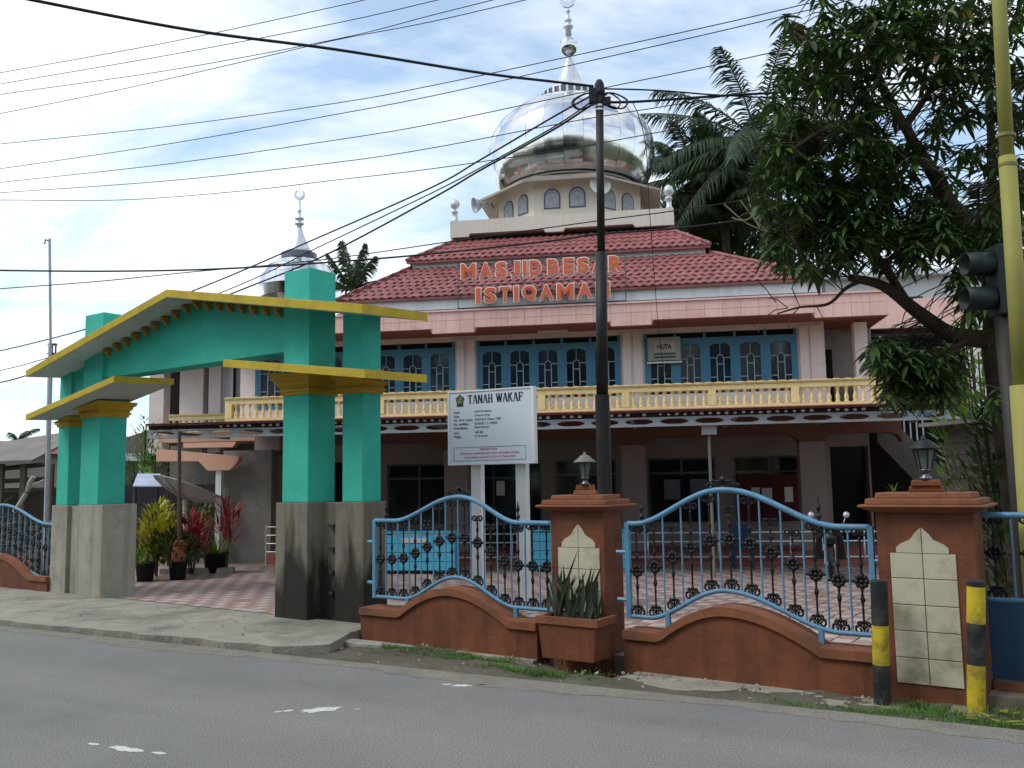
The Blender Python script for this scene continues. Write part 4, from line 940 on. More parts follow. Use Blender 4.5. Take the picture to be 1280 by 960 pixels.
# right wing and stair
bb('right_fascia', (8.86, 12.2, 4.9, 5.1, 6.10, 6.92), pink); bb('right_ceiling', (8.86, 12.2, 5.1, 8.0, 6.3, 6.4), sofb)
bb('right_wall', (8.9, 12.6, 7.2, 7.4, 0, 6.2), M('right_wall_render', (110, 102, 96), .9, .15, 2))
o = bb('blue_shutter', (10.55, 11.35, 6.0, 6.06, 2.35, 3.85), wblue)
for k in range(9): MB().box(10.6, 11.3, 5.985, 5.999, 2.42+0.155*k, 2.52+0.155*k).build('louvre', wblue, o)
bb('right_pier', (11.36, 11.6, 5.9, 6.2, 0, 4.0), wallp); bb('right_low_wall', (9.7, 11.36, 6.0, 6.15, 0, 2.34), D.materials['stair_render'] if 'stair_render' in D.materials else dark)
m = MB(); m.prism([(8.66, 3.25), (9.05, 3.25), (10.9, 1.2), (10.9, 0.6), (10.5, 0.6), (8.66, 2.75)], 1.0, 1.15); m.build('stair_string', M('stair_render', (84, 78, 72), .9, .15, 2), w)
for k in range(9): bb('tread', (8.9+0.2*k, 9.14+0.2*k, 1.16, 2.6, 3.05-0.22*k, 3.1-0.22*k), conc_dark)
bb('stair_wall', (8.66, 11.6, 2.62, 2.75, 0, 3.4), dark)
for k in range(6): bb('rail_bar', (9.0+0.14*k, 9.03+0.14*k, 1.04, 1.07, 3.1-0.10*k, 3.62), galv)
m = MB(); m.add([(8.75, 1.0, 3.66), (10.9, 1.0, 3.66), (10.2, 3.6, 4.5), (8.75, 3.6, 4.5)], [(0, 1, 2, 3)]); m.add([(10.9, 1.0, 3.66), (11.1, 4.5, 3.66), (10.2, 3.6, 4.5)], [(0, 1, 2)]); m.build('lean_to_roof', tinr, w)

# sign letters on the roof
w = thing('lettering_sign', 'orange three dimensional mosque name letters on a rod frame before the roof', 'sign', BF, (0.8, -0.07, 6.25))
m = MB()
for a, b in (((-1.32, 7.36), (2.83, 7.40)), ((-1.32, 6.27), (2.83, 6.27)), ((-1.32, 6.25), (-1.32, 7.36)), ((2.83, 6.25), (2.83, 7.40)), ((0.78, 6.25), (0.78, 7.38)), ((-1.32, 6.83), (2.83, 6.85))):
    m.tube([(a[0], -0.03, a[1]), (b[0], -0.03, b[1])], 0.014, 5)
for s in (-1.32, 0.78, 2.83): m.tube([(s, -0.03, 7.0), (s, 0.6, 7.05)], 0.012, 5)
m.build('rod_frame', steeld, w)
def sx(u, t=-0.07): return onplane(BF, u, 350, t).x
L1 = [('M', 576, 596), ('A', 599, 616.5), ('S', 619, 635), ('J', 638, 651.6), ('I', 653, 660), ('D', 661.5, 678), ('B', 684, 700), ('E', 704, 719), ('S', 721, 738), ('A', 740, 758), ('R', 760.5, 780)]
L2 = [('I', 594, 602), ('S', 604.5, 621), ('T', 623.5, 639), ('I', 641.5, 649), ('Q', 651.5, 671), ('A', 673.5, 692.5), ('M', 695, 718), ('A', 720.5, 741), ('H', 744, 763)]
for line, z0, hh in ((L1, 6.97, 0.42), (L2, 6.34, 0.42)):
    for ch, u0, u1 in line:
        a, b = sx(u0), sx(u1); sh = 0.055*(hh/0.42) if ch == 'J' else 0
        bk = glyph_mesh(ch, hh, b-a, 0.05, 0.062, [lwhite]); o = inst(bk, 'letter', w, (a, -0.09, z0))
        fc = glyph_mesh(ch, hh-0.05, b-a-0.05, 0.02, 0.036, [orange], 'letter_face'); inst(fc, 'letter_face', o, (a+0.025, -0.125, z0+0.025))
# satellite dish, loudspeaker on the drum
w = thing('satellite_dish', 'small white satellite dish on the drum below the dome', 'satellite dish', BF, (2.05, 3.75, 10.35))
c = Vector((2.05, 3.75, 10.42)); m = MB(); m.lathe([(0.001, 0), (0.14, 0.012), (0.25, 0.045), (0.32, 0.09), (0.32, 0.10), (0.25, 0.06), (0.14, 0.03), (0.001, 0.015)], (0, 0, 0), 20)
m.xform(0, Matrix.Translation(c) @ Matrix.Rotation(math.radians(80), 4, 'X') @ Matrix.Rotation(0.4, 4, 'Y')); m.build('reflector', white, w, True)
m = MB(); m.tube([c, c+Vector((-0.15, 0.25, -0.1))], 0.025, 6); m.tube([c, c+Vector((0.15, -0.35, 0.0))], 0.012, 5); m.build('arm', steeld, w)
w = thing('loudspeaker', 'grey horn loudspeaker beside the left edge of the drum', 'loudspeaker', BF, (-1.35, 4.7, 10.3))
m = MB(); m.lathe([(0.05, 0), (0.06, 0.12), (0.12, 0.28), (0.24, 0.44), (0.25, 0.44), (0.14, 0.26)], (0, 0, 0), 16); m.xform(0, Matrix.Translation((-1.42, 4.75, 10.42)) @ Matrix.Rotation(math.radians(-105), 4, 'Y') @ Matrix.Rotation(0.5, 4, 'X')); m.build('horn', galv, w, True)
m = MB(); m.box(-1.40, -1.30, 4.7, 5.2, 10.36, 10.46); m.build('bracket', steeld, w)

# ------------------------------------------------------------------ porch canopy
w = thing('porch_canopy', 'steel framed porch canopy with oval holed fascia along the mosque front', 'canopy', BF, (0.6, -3.6, 0.05))
CS0, CS1, CT = -7.42, 9.36, -3.6
m = MB(); m.box(CS0, CS1, CT-.05, CT, 3.155, 3.19); m.box(CS0, CS1, CT-.06, CT+.01, 3.005, 3.05)
p = 0.68; n = int((CS1-CS0)/p)+1
for k in range(n+1):
    x = CS0+p*k; P = []
    for q in range(9): P.append((x+0.065+0.15*(abs(q/8-0.5)*2)**2.2, lerp(3.051, 3.154, q/8)))
    Q = [(2*x-a, b) for a, b in P]
    for q in range(8):
        a, b, c2, d = Q[q], P[q], P[q+1], Q[q+1]
        m.prism([(max(CS0, a[0]), a[1]), (min(CS1, b[0]), b[1]), (min(CS1, c2[0]), c2[1]), (max(CS0, d[0]), d[1])], CT-.045, CT-.005)
m.build('fascia_beam', galv, w)
n = int((CS1-CS0)/0.08); m = MB()
vs = [(lerp(CS0, CS1, k/n), CT-.17, 3.305+0.018*(k % 2)) for k in range(n+1)]+[(lerp(CS0, CS1, k/n), -0.105, 3.575+0.018*(k % 2)) for k in range(n+1)]
m.add(vs, [(k, k+1, n+2+k, n+1+k) for k in range(n)]); m.build('corrugated_roof', M('brown_roof_sheet', (112, 74, 68), 0.7, 0.15, 3, rgb2=(70, 54, 50), s2=2, amt2=0.6), w)
m = MB(); m.box(CS0, CS1, CT-.15, CT-.11, 3.285, 3.33); m.build('edge_batten', M('rust_red_edge', (120, 72, 64), 0.8, .15, 4), w)
m = MB(); m.box(CS0, CS1, CT-.02, CT+.02, 3.20, 3.29); m.build('back_board', M('dark_back_board', (62, 46, 42), 0.9), w)
n = int((CS1-CS0)/0.16); pr_ = random.Random(4)
m = MB(); m.lathe([(0.001, -0.02), (0.05, -0.02), (0.045, 0.0), (0.001, 0.004)], (0, 0, 0), 10); m.xform(0, Matrix.Rotation(PI/2, 4, 'X')); PM = m.mesh('end_plug', whited)
for k in range(n):
    if pr_.random() < 0.10 or k < 10: continue
    q = pr_.uniform(.75, 1.05); inst(PM, 'end_plug', w, (CS0+0.16*(k+.5), CT-.045, 3.245+pr_.uniform(-.006, .006)), (0, 0, 0), (q*0.85, 1, q*0.62))
for k in range(9): MB().box(CS0+.1+2.05*k, CS0+.16+2.05*k, CT+.02, -0.12, 3.14, 3.20).build('rafter', galv, w)
for k in range(4): MB().box(CS0, CS1, CT+.6+.75*k, CT+.65+.75*k, 3.201+.045*(k+1), 3.25+.045*(k+1)).build('purlin', galv, w)
m = MB(); m.box(4.33, 4.62, CT+.02, CT+.16, 2.83, 3.0); m.build('gutter_box', galv, w); MB().tube([(4.47, CT+.09, 0.05), (4.47, CT+.09, 2.83)], 0.03, 8).build('downpipe', M('grey_downpipe', (120, 118, 112), .7), w)
MB().box(9.1, 9.2, CT+.02, CT+.1, 0, 3.0).build('canopy_post', galv, w)
# porch barrier rail
w = thing('porch_handrail', 'low stainless steel rail along the edge of the mosque porch', 'handrail', BF, (2.5, -0.8, 0.05))
for z in (0.76, 0.56, 0.22): MB().tube([(-4.6, -0.8, z), (9.4, -0.8, z)], 0.020, 6).build('rail', silver, w, True)
for k in range(10): MB().tube([(-4.6+14*k/9, -0.8, 0.0), (-4.6+14*k/9, -0.8, 0.78)], 0.022, 6).build('post', silver, w, True)
w = thing('stair_rail', 'short steel rail by the doorway behind the gate plinth', 'handrail', BF, (-5.9, -0.6, 0.05))
for s in (-6.05, -5.6): MB().tube([(s, -0.6, 0.0), (s, -0.6, 1.0)], 0.02, 6).build('post', silver, w)
for z in (0.95, 0.75, 0.55, 0.35): MB().tube([(-6.05, -0.6, z), (-5.6, -0.6, z)], 0.015, 6).build('rail', silver, w)
# notices and boards on the porch
def flatthing(nm, label, cat, fr, a, mat, cards=()):
    w = thing(nm, label, cat, fr, (a[0], a[2], a[4])); MB().box(*a).build('panel', mat, w)
    for c in cards: MB().box(c[0], c[1], a[2]-0.006, a[2]-0.001, c[2], c[3]).build('sheet', c[4] if len(c) > 4 else paper, w)
    return w
flatthing('notice_board', 'red notice board with white papers on the right end of the porch wall', 'notice board', BF, (5.45, 6.95, 1.70, 1.74, 0.9, 2.02), redb, [(5.75, 5.95, 1.45, 1.72), (6.0, 6.25, 1.40, 1.70), (6.55, 6.75, 1.35, 1.72)])
flatthing('notice_board', 'dark notice board with grey sheets in the middle of the porch wall', 'notice board', BF, (3.3, 4.85, 1.70, 1.74, 0.9, 2.05), dark, [(3.6, 4.0, 1.45, 1.95, inkg), (4.25, 4.7, 1.60, 1.95, inkg)])
flatthing('poster', 'single white poster on the dark porch door behind the sign post', 'poster', BF, (-0.75, -0.53, 1.855, 1.862, 1.6, 1.98), paper)
flatthing('green_board', 'faded green board on the porch behind the lantern', 'board', BF, (1.0, 1.7, 1.70, 1.73, 1.2, 1.9), M('faded_green', (60, 84, 60), 0.8))
# small shaded board in the upper window
w = thing('hanging_board', 'small pale board with dark lettering hung in the upper right window', 'sign', BF, (3.75, 1.1, 4.9))
MB().box(3.30, 4.12, 1.15, 1.17, 4.93, 5.52).build('panel', M('pale_green_board', (150, 160, 150), 0.7, 0.06, 3), w); MB().box(3.46, 3.98, 1.14, 1.149, 5.14, 5.42).build('label_field', M('tan_field', (186, 176, 168), 0.7), w)
inst(glyph_mesh('HUTA', 0.13, 0.36, 0.006, 0.03, [ink]), 'lettering', w, (3.54, 1.135, 5.215))
for z in (5.08, 5.0): MB().box(3.45, 3.98, 1.14, 1.149, z, z+0.03).build('text_line', ink, w)
MB().box(3.28, 4.14, 1.12, 1.2, 4.86, 4.90).build('ledge', whited, w)
# turquoise slatted stands behind the left fence
def stand(label, s0, s1, t, lab):
    w = thing('slatted_stand', label, 'stand', BF, (s0, t, 0.05), 'turquoise slatted stands on the courtyard')
    for k in range(4): MB().box(s0, s1, t, t+0.03, 0.12+0.19*k, 0.295+0.19*k).build('slat', cyan, w)
    for s in (s0+0.03, s1-0.09): MB().box(s, s+0.06, t+0.031, t+0.5, 0.05, 0.9).build('leg', cyan, w)
    MB().box(s0, s1, t-0.01, t+0.55, 0.90, 0.93).build('top', cyan, w)
    if lab: MB().box(s0+0.45, s0+1.0, t-0.006, t-0.001, 0.70, 0.80).build('label_strip', paper, w)
stand('turquoise slatted stand with a white label strip behind the left fence panel', -2.45, -0.85, -2.75, True)
stand('turquoise slatted stand partly hidden behind the planter pillar', 0.75, 2.75, -2.3, False)
w = thing('plastic_chair', 'dark blue plastic chair standing behind the largest fence panel', 'chair', BF, (5.2, -1.5, 0.05)); nb = M('navy_plastic', (44, 60, 92), 0.5)
MB().box(4.98, 5.42, -1.7, -1.25, 0.46, 0.50).build('seat', nb, w, bevel=0.01); MB().box(4.98, 5.42, -1.29, -1.25, 0.52, 0.95).build('backrest', nb, w, bevel=0.01)
for a in (4.98, 5.37):
    for b in (-1.70, -1.30): MB().box(a, a+0.05, b, b+0.05, 0.05, 0.46).build('leg', nb, w)
# ------------------------------------------------------------------ motorcycle seen from the front
MFR = Frame(5.95, 17.3, -20)
w = thing('motorcycle', 'dark motorcycle with red trim facing the road near the tiled pillar', 'motorcycle', MFR, (0, 0, 0.04))
def wheel(y):
    b = MB(); b.lathe([(0.21, -0.045), (0.27, -0.045), (0.29, -0.02), (0.29, 0.02), (0.27, 0.045), (0.21, 0.045)], (0, 0, 0), 24); b.xform(0, Matrix.Translation((0, y, 0.33)) @ Matrix.Rotation(PI/2, 4, 'Y')); o = b.build('wheel', bikem, w)
    b = MB()
    for k in range(6): a = PI*k/3; b.tube([(0, y, 0.33), (0, y+0.22*cos(a), 0.33+0.22*sin(a))], 0.012, 4)
    b.tube([(-0.07, y, 0.33), (0.07, y, 0.33)], 0.03, 8); b.build('rim', silver, o)
wheel(0.0); wheel(1.22)
for sx_ in (-0.09, 0.09): MB().tube([(sx_, 0, 0.33), (sx_, 0.22, 0.88)], 0.022, 6).build('fork', silver, w)
m = MB(); m.lathe([(0.001, 0), (0.085, 0.0), (0.10, 0.05), (0.08, 0.12), (0.001, 0.14)], (0, 0, 0), 12); m.xform(0, Matrix.Translation((0, 0.08, 0.86)) @ Matrix.Rotation(-PI/2, 4, 'X')); m.build('headlight', lampglass, w, True)
m = MB(); m.frustum(-0.13, 0.13, 0.10, 0.24, 0.70, -0.17, 0.17, 0.12, 0.28, 1.0); m.build('front_cowl', bikem, w, bevel=0.03)
m = MB(); m.tube(spline([(-0.36, 0.30, 0.98), (-0.2, 0.24, 1.02), (0, 0.22, 1.0), (0.2, 0.24, 1.02), (0.36, 0.30, 0.98)], 4), 0.014, 6); m.build('handlebar', steeld, w)
for sx_ in (-1, 1):
    m = MB(); m.tube([(sx_*0.24, 0.25, 1.02), (sx_*0.30, 0.25, 1.19)], 0.008, 5); m.lathe([(0.001, -.02), (0.06, -.01), (0.06, 0.01), (0.001, 0.02)], (0, 0, 0), 12); k0 = len(m.v)-48; m.xform(k0, Matrix.Translation((sx_*0.32, 0.25, 1.24)) @ Matrix.Rotation(PI/2-0.15, 4, 'X')); m.build('mirror', silver, w, True)
    m = MB(); m.frustum(sx_*0.2-0.09, sx_*0.2+0.09, 0.2, 0.32, 0.40, sx_*0.19-0.05, sx_*0.19+0.05, 0.16, 0.3, 0.85); m.build('leg_shield', bikem, w, bevel=0.02)
m = MB(); m.prism([(0.2, 0.45), (0.9, 0.38), (1.3, 0.62), (1.45, 0.82), (1.1, 0.76), (0.6, 0.72), (0.35, 0.82)], -0.12, 0.12, 'x'); m.build('body', bikem, w, bevel=0.03)
m = MB(); m.box(-0.13, 0.13, 0.6, 1.35, 0.76, 0.85); m.build('seat', blackpl, w, bevel=0.03)
m = MB(); m.prism([(-0.18, 0.5), (-0.1, 0.60), (0.05, 0.64), (0.2, 0.6), (0.2, 0.62), (0.05, 0.67), (-0.12, 0.63)], -0.06, 0.06, 'x'); m.build('mudguard', biker, w)
MB().box(-0.12, 0.12, -0.02, 0.0, 0.70, 0.80).build('number_plate', bikem, w)
for sx_ in (-0.13, 0.12): MB().box(sx_, sx_+0.014, -0.03, 0.01, 0.58, 0.82).build('crash_bar', silver, w)
# ------------------------------------------------------------------ wakaf sign board
SF = Frame(FF.w((-4.5, 2.5, 0)).x, FF.w((-4.5, 2.5, 0)).y, -28)
w = thing('sign_board', 'white land deed sign board on two grey posts behind the left fence panel', 'sign', SF, (-2.02, 0, 0.04))
MB().box(-2.75, -1.30, 0.0, 0.05, 2.27, 3.385).build('panel', board, w)
m = MB(); m.box(-2.78, -2.751, -0.012, 0.09, 2.245, 3.41); m.box(-1.299, -1.25, -0.012, 0.09, 2.245, 3.41); m.box(-2.75, -1.30, -0.012, 0.09, 3.386, 3.41); m.box(-2.75, -1.30, -0.012, 0.09, 2.245, 2.269); m.build('frame', white, w)
for a, b in ((-2.43, -2.25), (-1.64, -1.46)): MB().box(a, b, 0.10, 0.22, 0.04, 2.9).build('post', white, w, bevel=0.006)
def serif_word(txt, s0, s1, z0, h):
    G = {'T': ([(.5, 0, .5, 1)], [(.0, .93, 1, 1), (0, .78, .1, .93), (.9, .78, 1, .93), (.28, 0, .72, .06)]), 'A': ([(.08, 0, .47, 1), (.92, 0, .53, 1), (.25, .33, .75, .33)], [(0, 0, .24, .06), (.66, 0, 1, .06)]),
         'N': ([(.14, 0, .14, 1), (.86, 0, .86, 1), (.14, 1, .86, 0)], [(0, 0, .3, .06), (0, .94, .25, 1), (.7, .94, 1, 1)]), 'H': ([(.18, 0, .18, 1), (.82, 0, .82, 1), (.18, .5, .82, .5)], [(0, 0, .36, .06), (0, .94, .36, 1), (.64, 0, 1, .06), (.64, .94, 1, 1)]),
         'W': ([(.06, 1, .3, 0), (.3, 0, .5, .9), (.5, .9, .7, 0), (.7, 0, .94, 1)], [(-.05, .94, .2, 1), (.36, .94, .62, 1), (.82, .94, 1.05, 1)]), 'K': ([(.16, 0, .16, 1), (.16, .42, .85, 1), (.38, .6, .88, 0)], [(0, 0, .34, .06), (0, .94, .34, 1), (.68, .94, 1, 1), (.68, 0, 1, .06)]),
         'F': ([(.2, 0, .2, 1)], [(0, .92, .95, 1), (.85, .7, .95, .92), (.2, .46, .7, .54), (.62, .38, .7, .62), (0, 0, .4, .06)])}
    ww = {' ': .5, 'W': 1.35}; tot = sum(ww.get(c, 1)+.14 for c in txt); un = (s1-s0)/tot; x = s0
    for c in txt:
        cw = un*ww.get(c, 1)
        if c != ' ':
            m = MB(); st, bx = G[c]
            for i, (x0, y0, x1, y1) in enumerate(st):
                a = Vector((x+x0*cw, z0+y0*h)); b = Vector((x+x1*cw, z0+y1*h)); d = (b-a).normalized(); thick = 0.011 if abs(d.x) < 0.9 and (c not in 'AWK' or d.x > 0 or c == 'K') else 0.0055
                nn = Vector((-d.y, d.x))*thick
                if c in 'AW' and i in (0, 2): nn = nn*(0.55 if c == 'A' else 1)
                if c == 'A' and i == 1: nn = Vector((-d.y, d.x))*0.012
                y = -0.004-0.0002*i; m.prism([(a-nn)[:], (b-nn)[:], (b+nn)[:], (a+nn)[:]], y, -0.001)
            for (x0, y0, x1, y1) in bx: m.box(x+x0*cw, x+x1*cw, -0.0055, -0.001, z0+y0*h, z0+y1*h)
            m.build('lettering', ink, w)
        x += cw+un*.14
serif_word('TANAH WAKAF', -2.41, -1.42, 3.20, 0.135)
m = MB(); pc = (-2.555, 3.265); pent = [(pc[0]+0.085*sin(2*PI*k/5), pc[1]+0.09*cos(2*PI*k/5)) for k in range(5)][::-1]
m.prism(pent, -0.005, -0.001); m.box(pc[0]-0.06, pc[0]+0.06, -0.0062, -0.001, pc[1]-0.098, pc[1]-0.072); em = m.build('emblem', egreen, w)
m = MB(); pent2 = [(pc[0]+0.055*sin(2*PI*k/5), pc[1]+0.058*cos(2*PI*k/5)) for k in range(5)][::-1]
for k in range(5): a, b = pent2[k], pent2[(k+1) % 5]; m.tube([(a[0], -0.006, a[1]), (b[0], -0.006, b[1])], 0.006, 4)
m.lathe([(0.001, 0), (0.022, 0.0), (0.001, 0.004)], (0, 0, 0), 10); k0 = len(m.v)-30; m.xform(k0, Matrix.Translation((pc[0], -0.006, pc[1]+0.01)) @ Matrix.Rotation(PI/2, 4, 'X')); m.box(pc[0]-0.03, pc[0]+0.03, -0.0068, -0.001, pc[1]-0.032, pc[1]-0.016); m.build('emblem_mark', egold, em)
rows = [('Nazir', 'Syukri Dt Pangeran'), ('Akta', 'Jl. Raya Lb. Alung'), ('No. AIW / tanah', 'W2/12/15 Tahun 1990'), ('No. sertifikat', '03.06.01.11.1.00026'), ('Pemanfaatan', 'Masjid Istiqamah'), ('Luas', '340 M2'), ('Wakif', 'Hj. Siti Aminah')]
for k, (a, b) in enumerate(rows):
    z = 3.055-0.062*k-(0.012 if k > 4 else 0)
    inst(glyph_mesh(a, 0.036, None, 0.003, 0.004, [inkg]), 'lettering', w, (-2.67, -0.003, z)); inst(glyph_mesh(b, 0.036, None, 0.003, 0.004, [inkg]), 'lettering', w, (-2.29, -0.003, z))
m = MB()
for a in ((-2.68, -1.40, 2.515, 2.521), (-2.68, -1.40, 2.305, 2.311), (-2.68, -2.674, 2.312, 2.514), (-1.406, -1.40, 2.312, 2.514)): m.box(a[0], a[1], -0.003, -0.001, a[2], a[3])
m.build('text_border', inkg, w)
for tx, z, s0, wd in (('PERHATIAN', 2.468, -2.2, 0.30), ('Barang siapa menyalahgunakan tanah wakaf dapat dipidana', 2.405, -2.56, 1.05), ('sesuai dengan pasal 67 UU No. 41 Tahun 2004', 2.345, -2.48, 0.90)):
    inst(glyph_mesh(tx, 0.034, wd, 0.003, 0.003, [inkr]), 'lettering', w, (s0, -0.003, z))

# ------------------------------------------------------------------ poles and cables
PX, PY = 1.28, 13.0
w = thing('utility_pole', 'slim black utility pole carrying many cables behind the planter pillar', 'pole', WF, (PX, PY, 0))
MB().tube([(PX+0.02, PY, -0.2), (PX+0.02, PY, 3.2)], 0.105, 14, cap=False).build('lower_tube', polem, w, True)
MB().tube([(PX+0.02, PY, 3.15), (PX+0.06, PY, 5.3)], 0.085, 14).build('middle_tube', polem, w, True)
MB().tube([(PX+0.06, PY, 5.25), (PX+0.10, PY, 7.82)], 0.058, 14).build('upper_tube', polem, w, True)
MB().lathe([(0.058, 0), (0.085, 0.06), (0.07, 0.2), (0.04, 0.26), (0.001, 0.27)], (PX+0.10, PY, 7.68), 12).build('top_clamp', cablem, w)
for z in (7.46, 7.52): MB().lathe([(0.064, 0), (0.064, 0.03)], (PX+0.095, PY, z), 12).build('steel_strap', silver, w)
m = MB(); m.box(PX+0.14, PX+0.26, PY-0.05, PY+0.05, 7.56, 7.66); m.box(PX-0.06, PX+0.05, PY-0.06, PY+0.04, 7.58, 7.80); m.build('cable_clamp', cablem, w)
r = random.Random(2); m = MB()
for k in range(5):
    c = Vector((PX+0.09, PY-0.05, 7.58)); q = r.uniform(-.35, .35)
    m.tube(spline([c, c+Vector((q, -.02, -.12)), c+Vector((q*1.3, 0, .02)), c+Vector((q*.5, 0, .14)), c], 5), 0.012, 4)
m.build('loose_cable', cablem, w)
WG = 'overhead cables and wires'
def cable(label, pts, r_=0.012, sag=0.0, nm='overhead_cable'):
    m = MB(); P = spline(pts, 8)
    P = [Vector(p) for p in P]; c = P[0]
    me = MB().tube([p-c for p in P], r_, 5).mesh(nm, cablem, Vector((0, 0, 0)), True); o = D.objects.new(nm, me); COL.objects.link(o); o.location = c
    tag(o, label, 'cable', WG); BASE[o.name] = c
# thin wires running beside the road, all in one vertical plane parallel to it
LF = Frame(-2.0, 18.0, -26)
def roadwire(label, px, r_=0.0095, t=0.0):
    P = [onplane(LF, u, v, t) for u, v in px]; a, b = P[0], P[-1]; d0 = (P[1]-P[0]); d1 = (P[-1]-P[-2])
    P = [P[0]-d0*0.6]+P+[P[-1]+d1*0.6]
    cable(label, [LF.w(p) for p in P], r_, nm='overhead_wire')
roadwire('topmost thin wire at the left edge of the sky', [(0, 91), (210, 53), (420, 8), (470, -4)])
roadwire('second thin wire from the top at the left edge of the sky', [(0, 105), (210, 69), (420, 29), (560, -3)])
roadwire('third thin wire from the top at the left edge, ending near the top centre', [(0, 118), (210, 88), (420, 49), (540, 19), (640, -6)])
roadwire('fourth thin wire from the top, joining the third above the gate', [(0, 142), (150, 112), (300, 78), (420, 50), (540, 27), (690, -8)], t=0.3)
roadwire('fifth thin wire from the top, passing just above the spire ball', [(0, 180), (210, 158), (420, 129), (540, 107), (720, 69), (900, 30), (1020, 2)])
roadwire('sixth thin wire from the top, passing below the spire ball', [(0, 211), (210, 180), (420, 143), (540, 120), (720, 80), (900, 39), (1030, 8)])
roadwire('seventh thin wire from the top, reaching the pole head', [(0, 228), (210, 205), (420, 175), (540, 155), (740, 113), (900, 80), (1060, 44)])
roadwire('eighth thin wire from the top, crossing the upper dome', [(0, 241), (210, 226), (420, 203), (540, 185), (720, 151), (900, 121), (1280, 48)])
roadwire('lowest thin wire crossing the bright side of the dome', [(0, 250), (150, 250), (300, 239), (420, 225), (540, 211), (720, 184), (900, 152), (1280, 92)])
def poleline(label, px, r_=0.02):
    cable(label, [at(u, v, Y) for u, v, Y in px], r_)
poleline('thick black cable from the top left corner to the pole head', [(-30, -16, 9.5), (40, 0, 10), (240, 38, 10.8), (420, 62, 11.5), (600, 91, 12.4), (690, 102, 12.9), (742, 108, 13)], 0.021)
poleline('thick black cable leaving the pole head to the right into the tree', [(752, 128, 13), (800, 127, 13), (900, 120, 13.3), (1030, 112, 13.8), (1280, 92, 14.5)], 0.021)
poleline('thinner cable leaving the pole head to the right under the wires', [(752, 111, 13), (820, 113, 13), (900, 119, 13.3), (1000, 123, 13.8), (1280, 128, 14.5)], 0.013)
poleline('uppermost of three cables descending left from the pole behind the gate roof', [(740, 119, 13), (690, 147, 14), (600, 200, 15.4), (540, 234, 16.4), (400, 296, 18), (245, 362, 20), (105, 412, 22), (-40, 448, 24)], 0.016)
poleline('middle cable descending left from the pole behind the gate roof', [(738, 128, 13), (690, 160, 14), (600, 210, 15.4), (540, 241, 16.4), (400, 308, 18), (283, 363, 20), (60, 447, 23), (-40, 471, 24)], 0.012)
poleline('lowest cable descending left from the pole behind the gate roof', [(738, 132, 13), (690, 163, 14), (600, 213, 15.4), (540, 248, 16.4), (400, 322, 18), (287, 368, 20), (40, 467, 23), (-40, 483, 24)], 0.018)
poleline('long black cable sagging across the roofs at the height of the gate ridge', [(-40, 336, 19), (0, 338, 19), (150, 339, 18.6), (300, 335, 18.2), (500, 321, 17.6), (690, 301, 17), (745, 293, 16.9), (860, 284, 16.6), (1000, 265, 16.2), (1280, 226, 15.4)], 0.02)
poleline('thin cable just above the long sagging cable over the gate', [(-40, 365, 20), (0, 361, 20), (120, 352, 19.6), (240, 340, 19.2), (400, 325, 18.6), (570, 301, 18), (755, 275, 17.4), (840, 264, 17), (1000, 240, 16.4), (1280, 200, 15.4)], 0.012)
poleline('thin drop wire hanging down right of the pole to the balcony', [(790, 126, 13), (800, 150, 13.6), (808, 190, 14.6), (812, 265, 16.6), (825, 430, 20), (835, 478, 21.8)], 0.007)
# yellow pole and traffic signal at the right edge
w = thing('street_light_pole', 'pale yellow stepped steel pole at the right edge of the photo', 'pole', WF, (5.25, 8.2, 0)); Y = 8.6
def yp(u, v): p = at(u, v, Y); return p
MB().tube([yp(1304, 905), yp(1297, 760), yp(1278, 482)], 0.112, 16).build('lower_tube', ypole, w, True)
MB().tube([yp(1278, 486), yp(1259, 196)], 0.080, 16).build('middle_tube', ypole, w, True)
MB().tube([yp(1259, 200), yp(1249, 0), yp(1246, -80)], 0.066, 16).build('upper_tube', ypole, w, True)
for v, u in ((170, 1257.5), (207, 1260)):
    p0, p1 = yp(u, v-2), yp(u, v+2); MB().tube([p0, p1], 0.085, 14).build('band', M('band_olive', (120, 116, 60), 0.6) if v == 170 else D.materials['band_olive'], w)
Y = 9.6
w = thing('traffic_signal', 'dark traffic signal seen from the side with two hoods, beside the yellow pole', 'traffic light', WF, (at(1250, 480, Y).x, Y, 0))
b0 = at(1240, 308, Y); b1 = at(1258, 395, Y)
MB().box(b0.x-0.02, b1.x, Y-0.14, Y+0.16, b1.z, b0.z).build('housing', tgreen, w, bevel=0.02)
for v in (330, 373):
    c = at(1240, v, Y); m = MB(); n = 14
    m.lathe([(0.128, 0), (0.128, 0.30), (0.118, 0.30), (0.118, 0)], (0, 0, 0), 20); m.xform(0, Matrix.Translation((c.x, Y, c.z)) @ Matrix.Rotation(-PI/2, 4, 'Y')); m.build('hood', tgreen, w, True)
    m = MB(); m.lathe([(0.001, 0.0), (0.115, 0.0), (0.08, 0.03), (0.001, 0.045)], (0, 0, 0), 16); m.xform(0, Matrix.Translation((c.x-0.01, Y, c.z)) @ Matrix.Rotation(-PI/2, 4, 'Y')); m.build('lens', dark, w, True)
p = at(1253, 395, Y); MB().tube([(p.x+0.06, Y, -0.2), (p.x, Y, p.z+0.02)], 0.085, 14).build('post', M('signal_post', (48, 46, 42), 0.6, 0.2, 3), w, True)

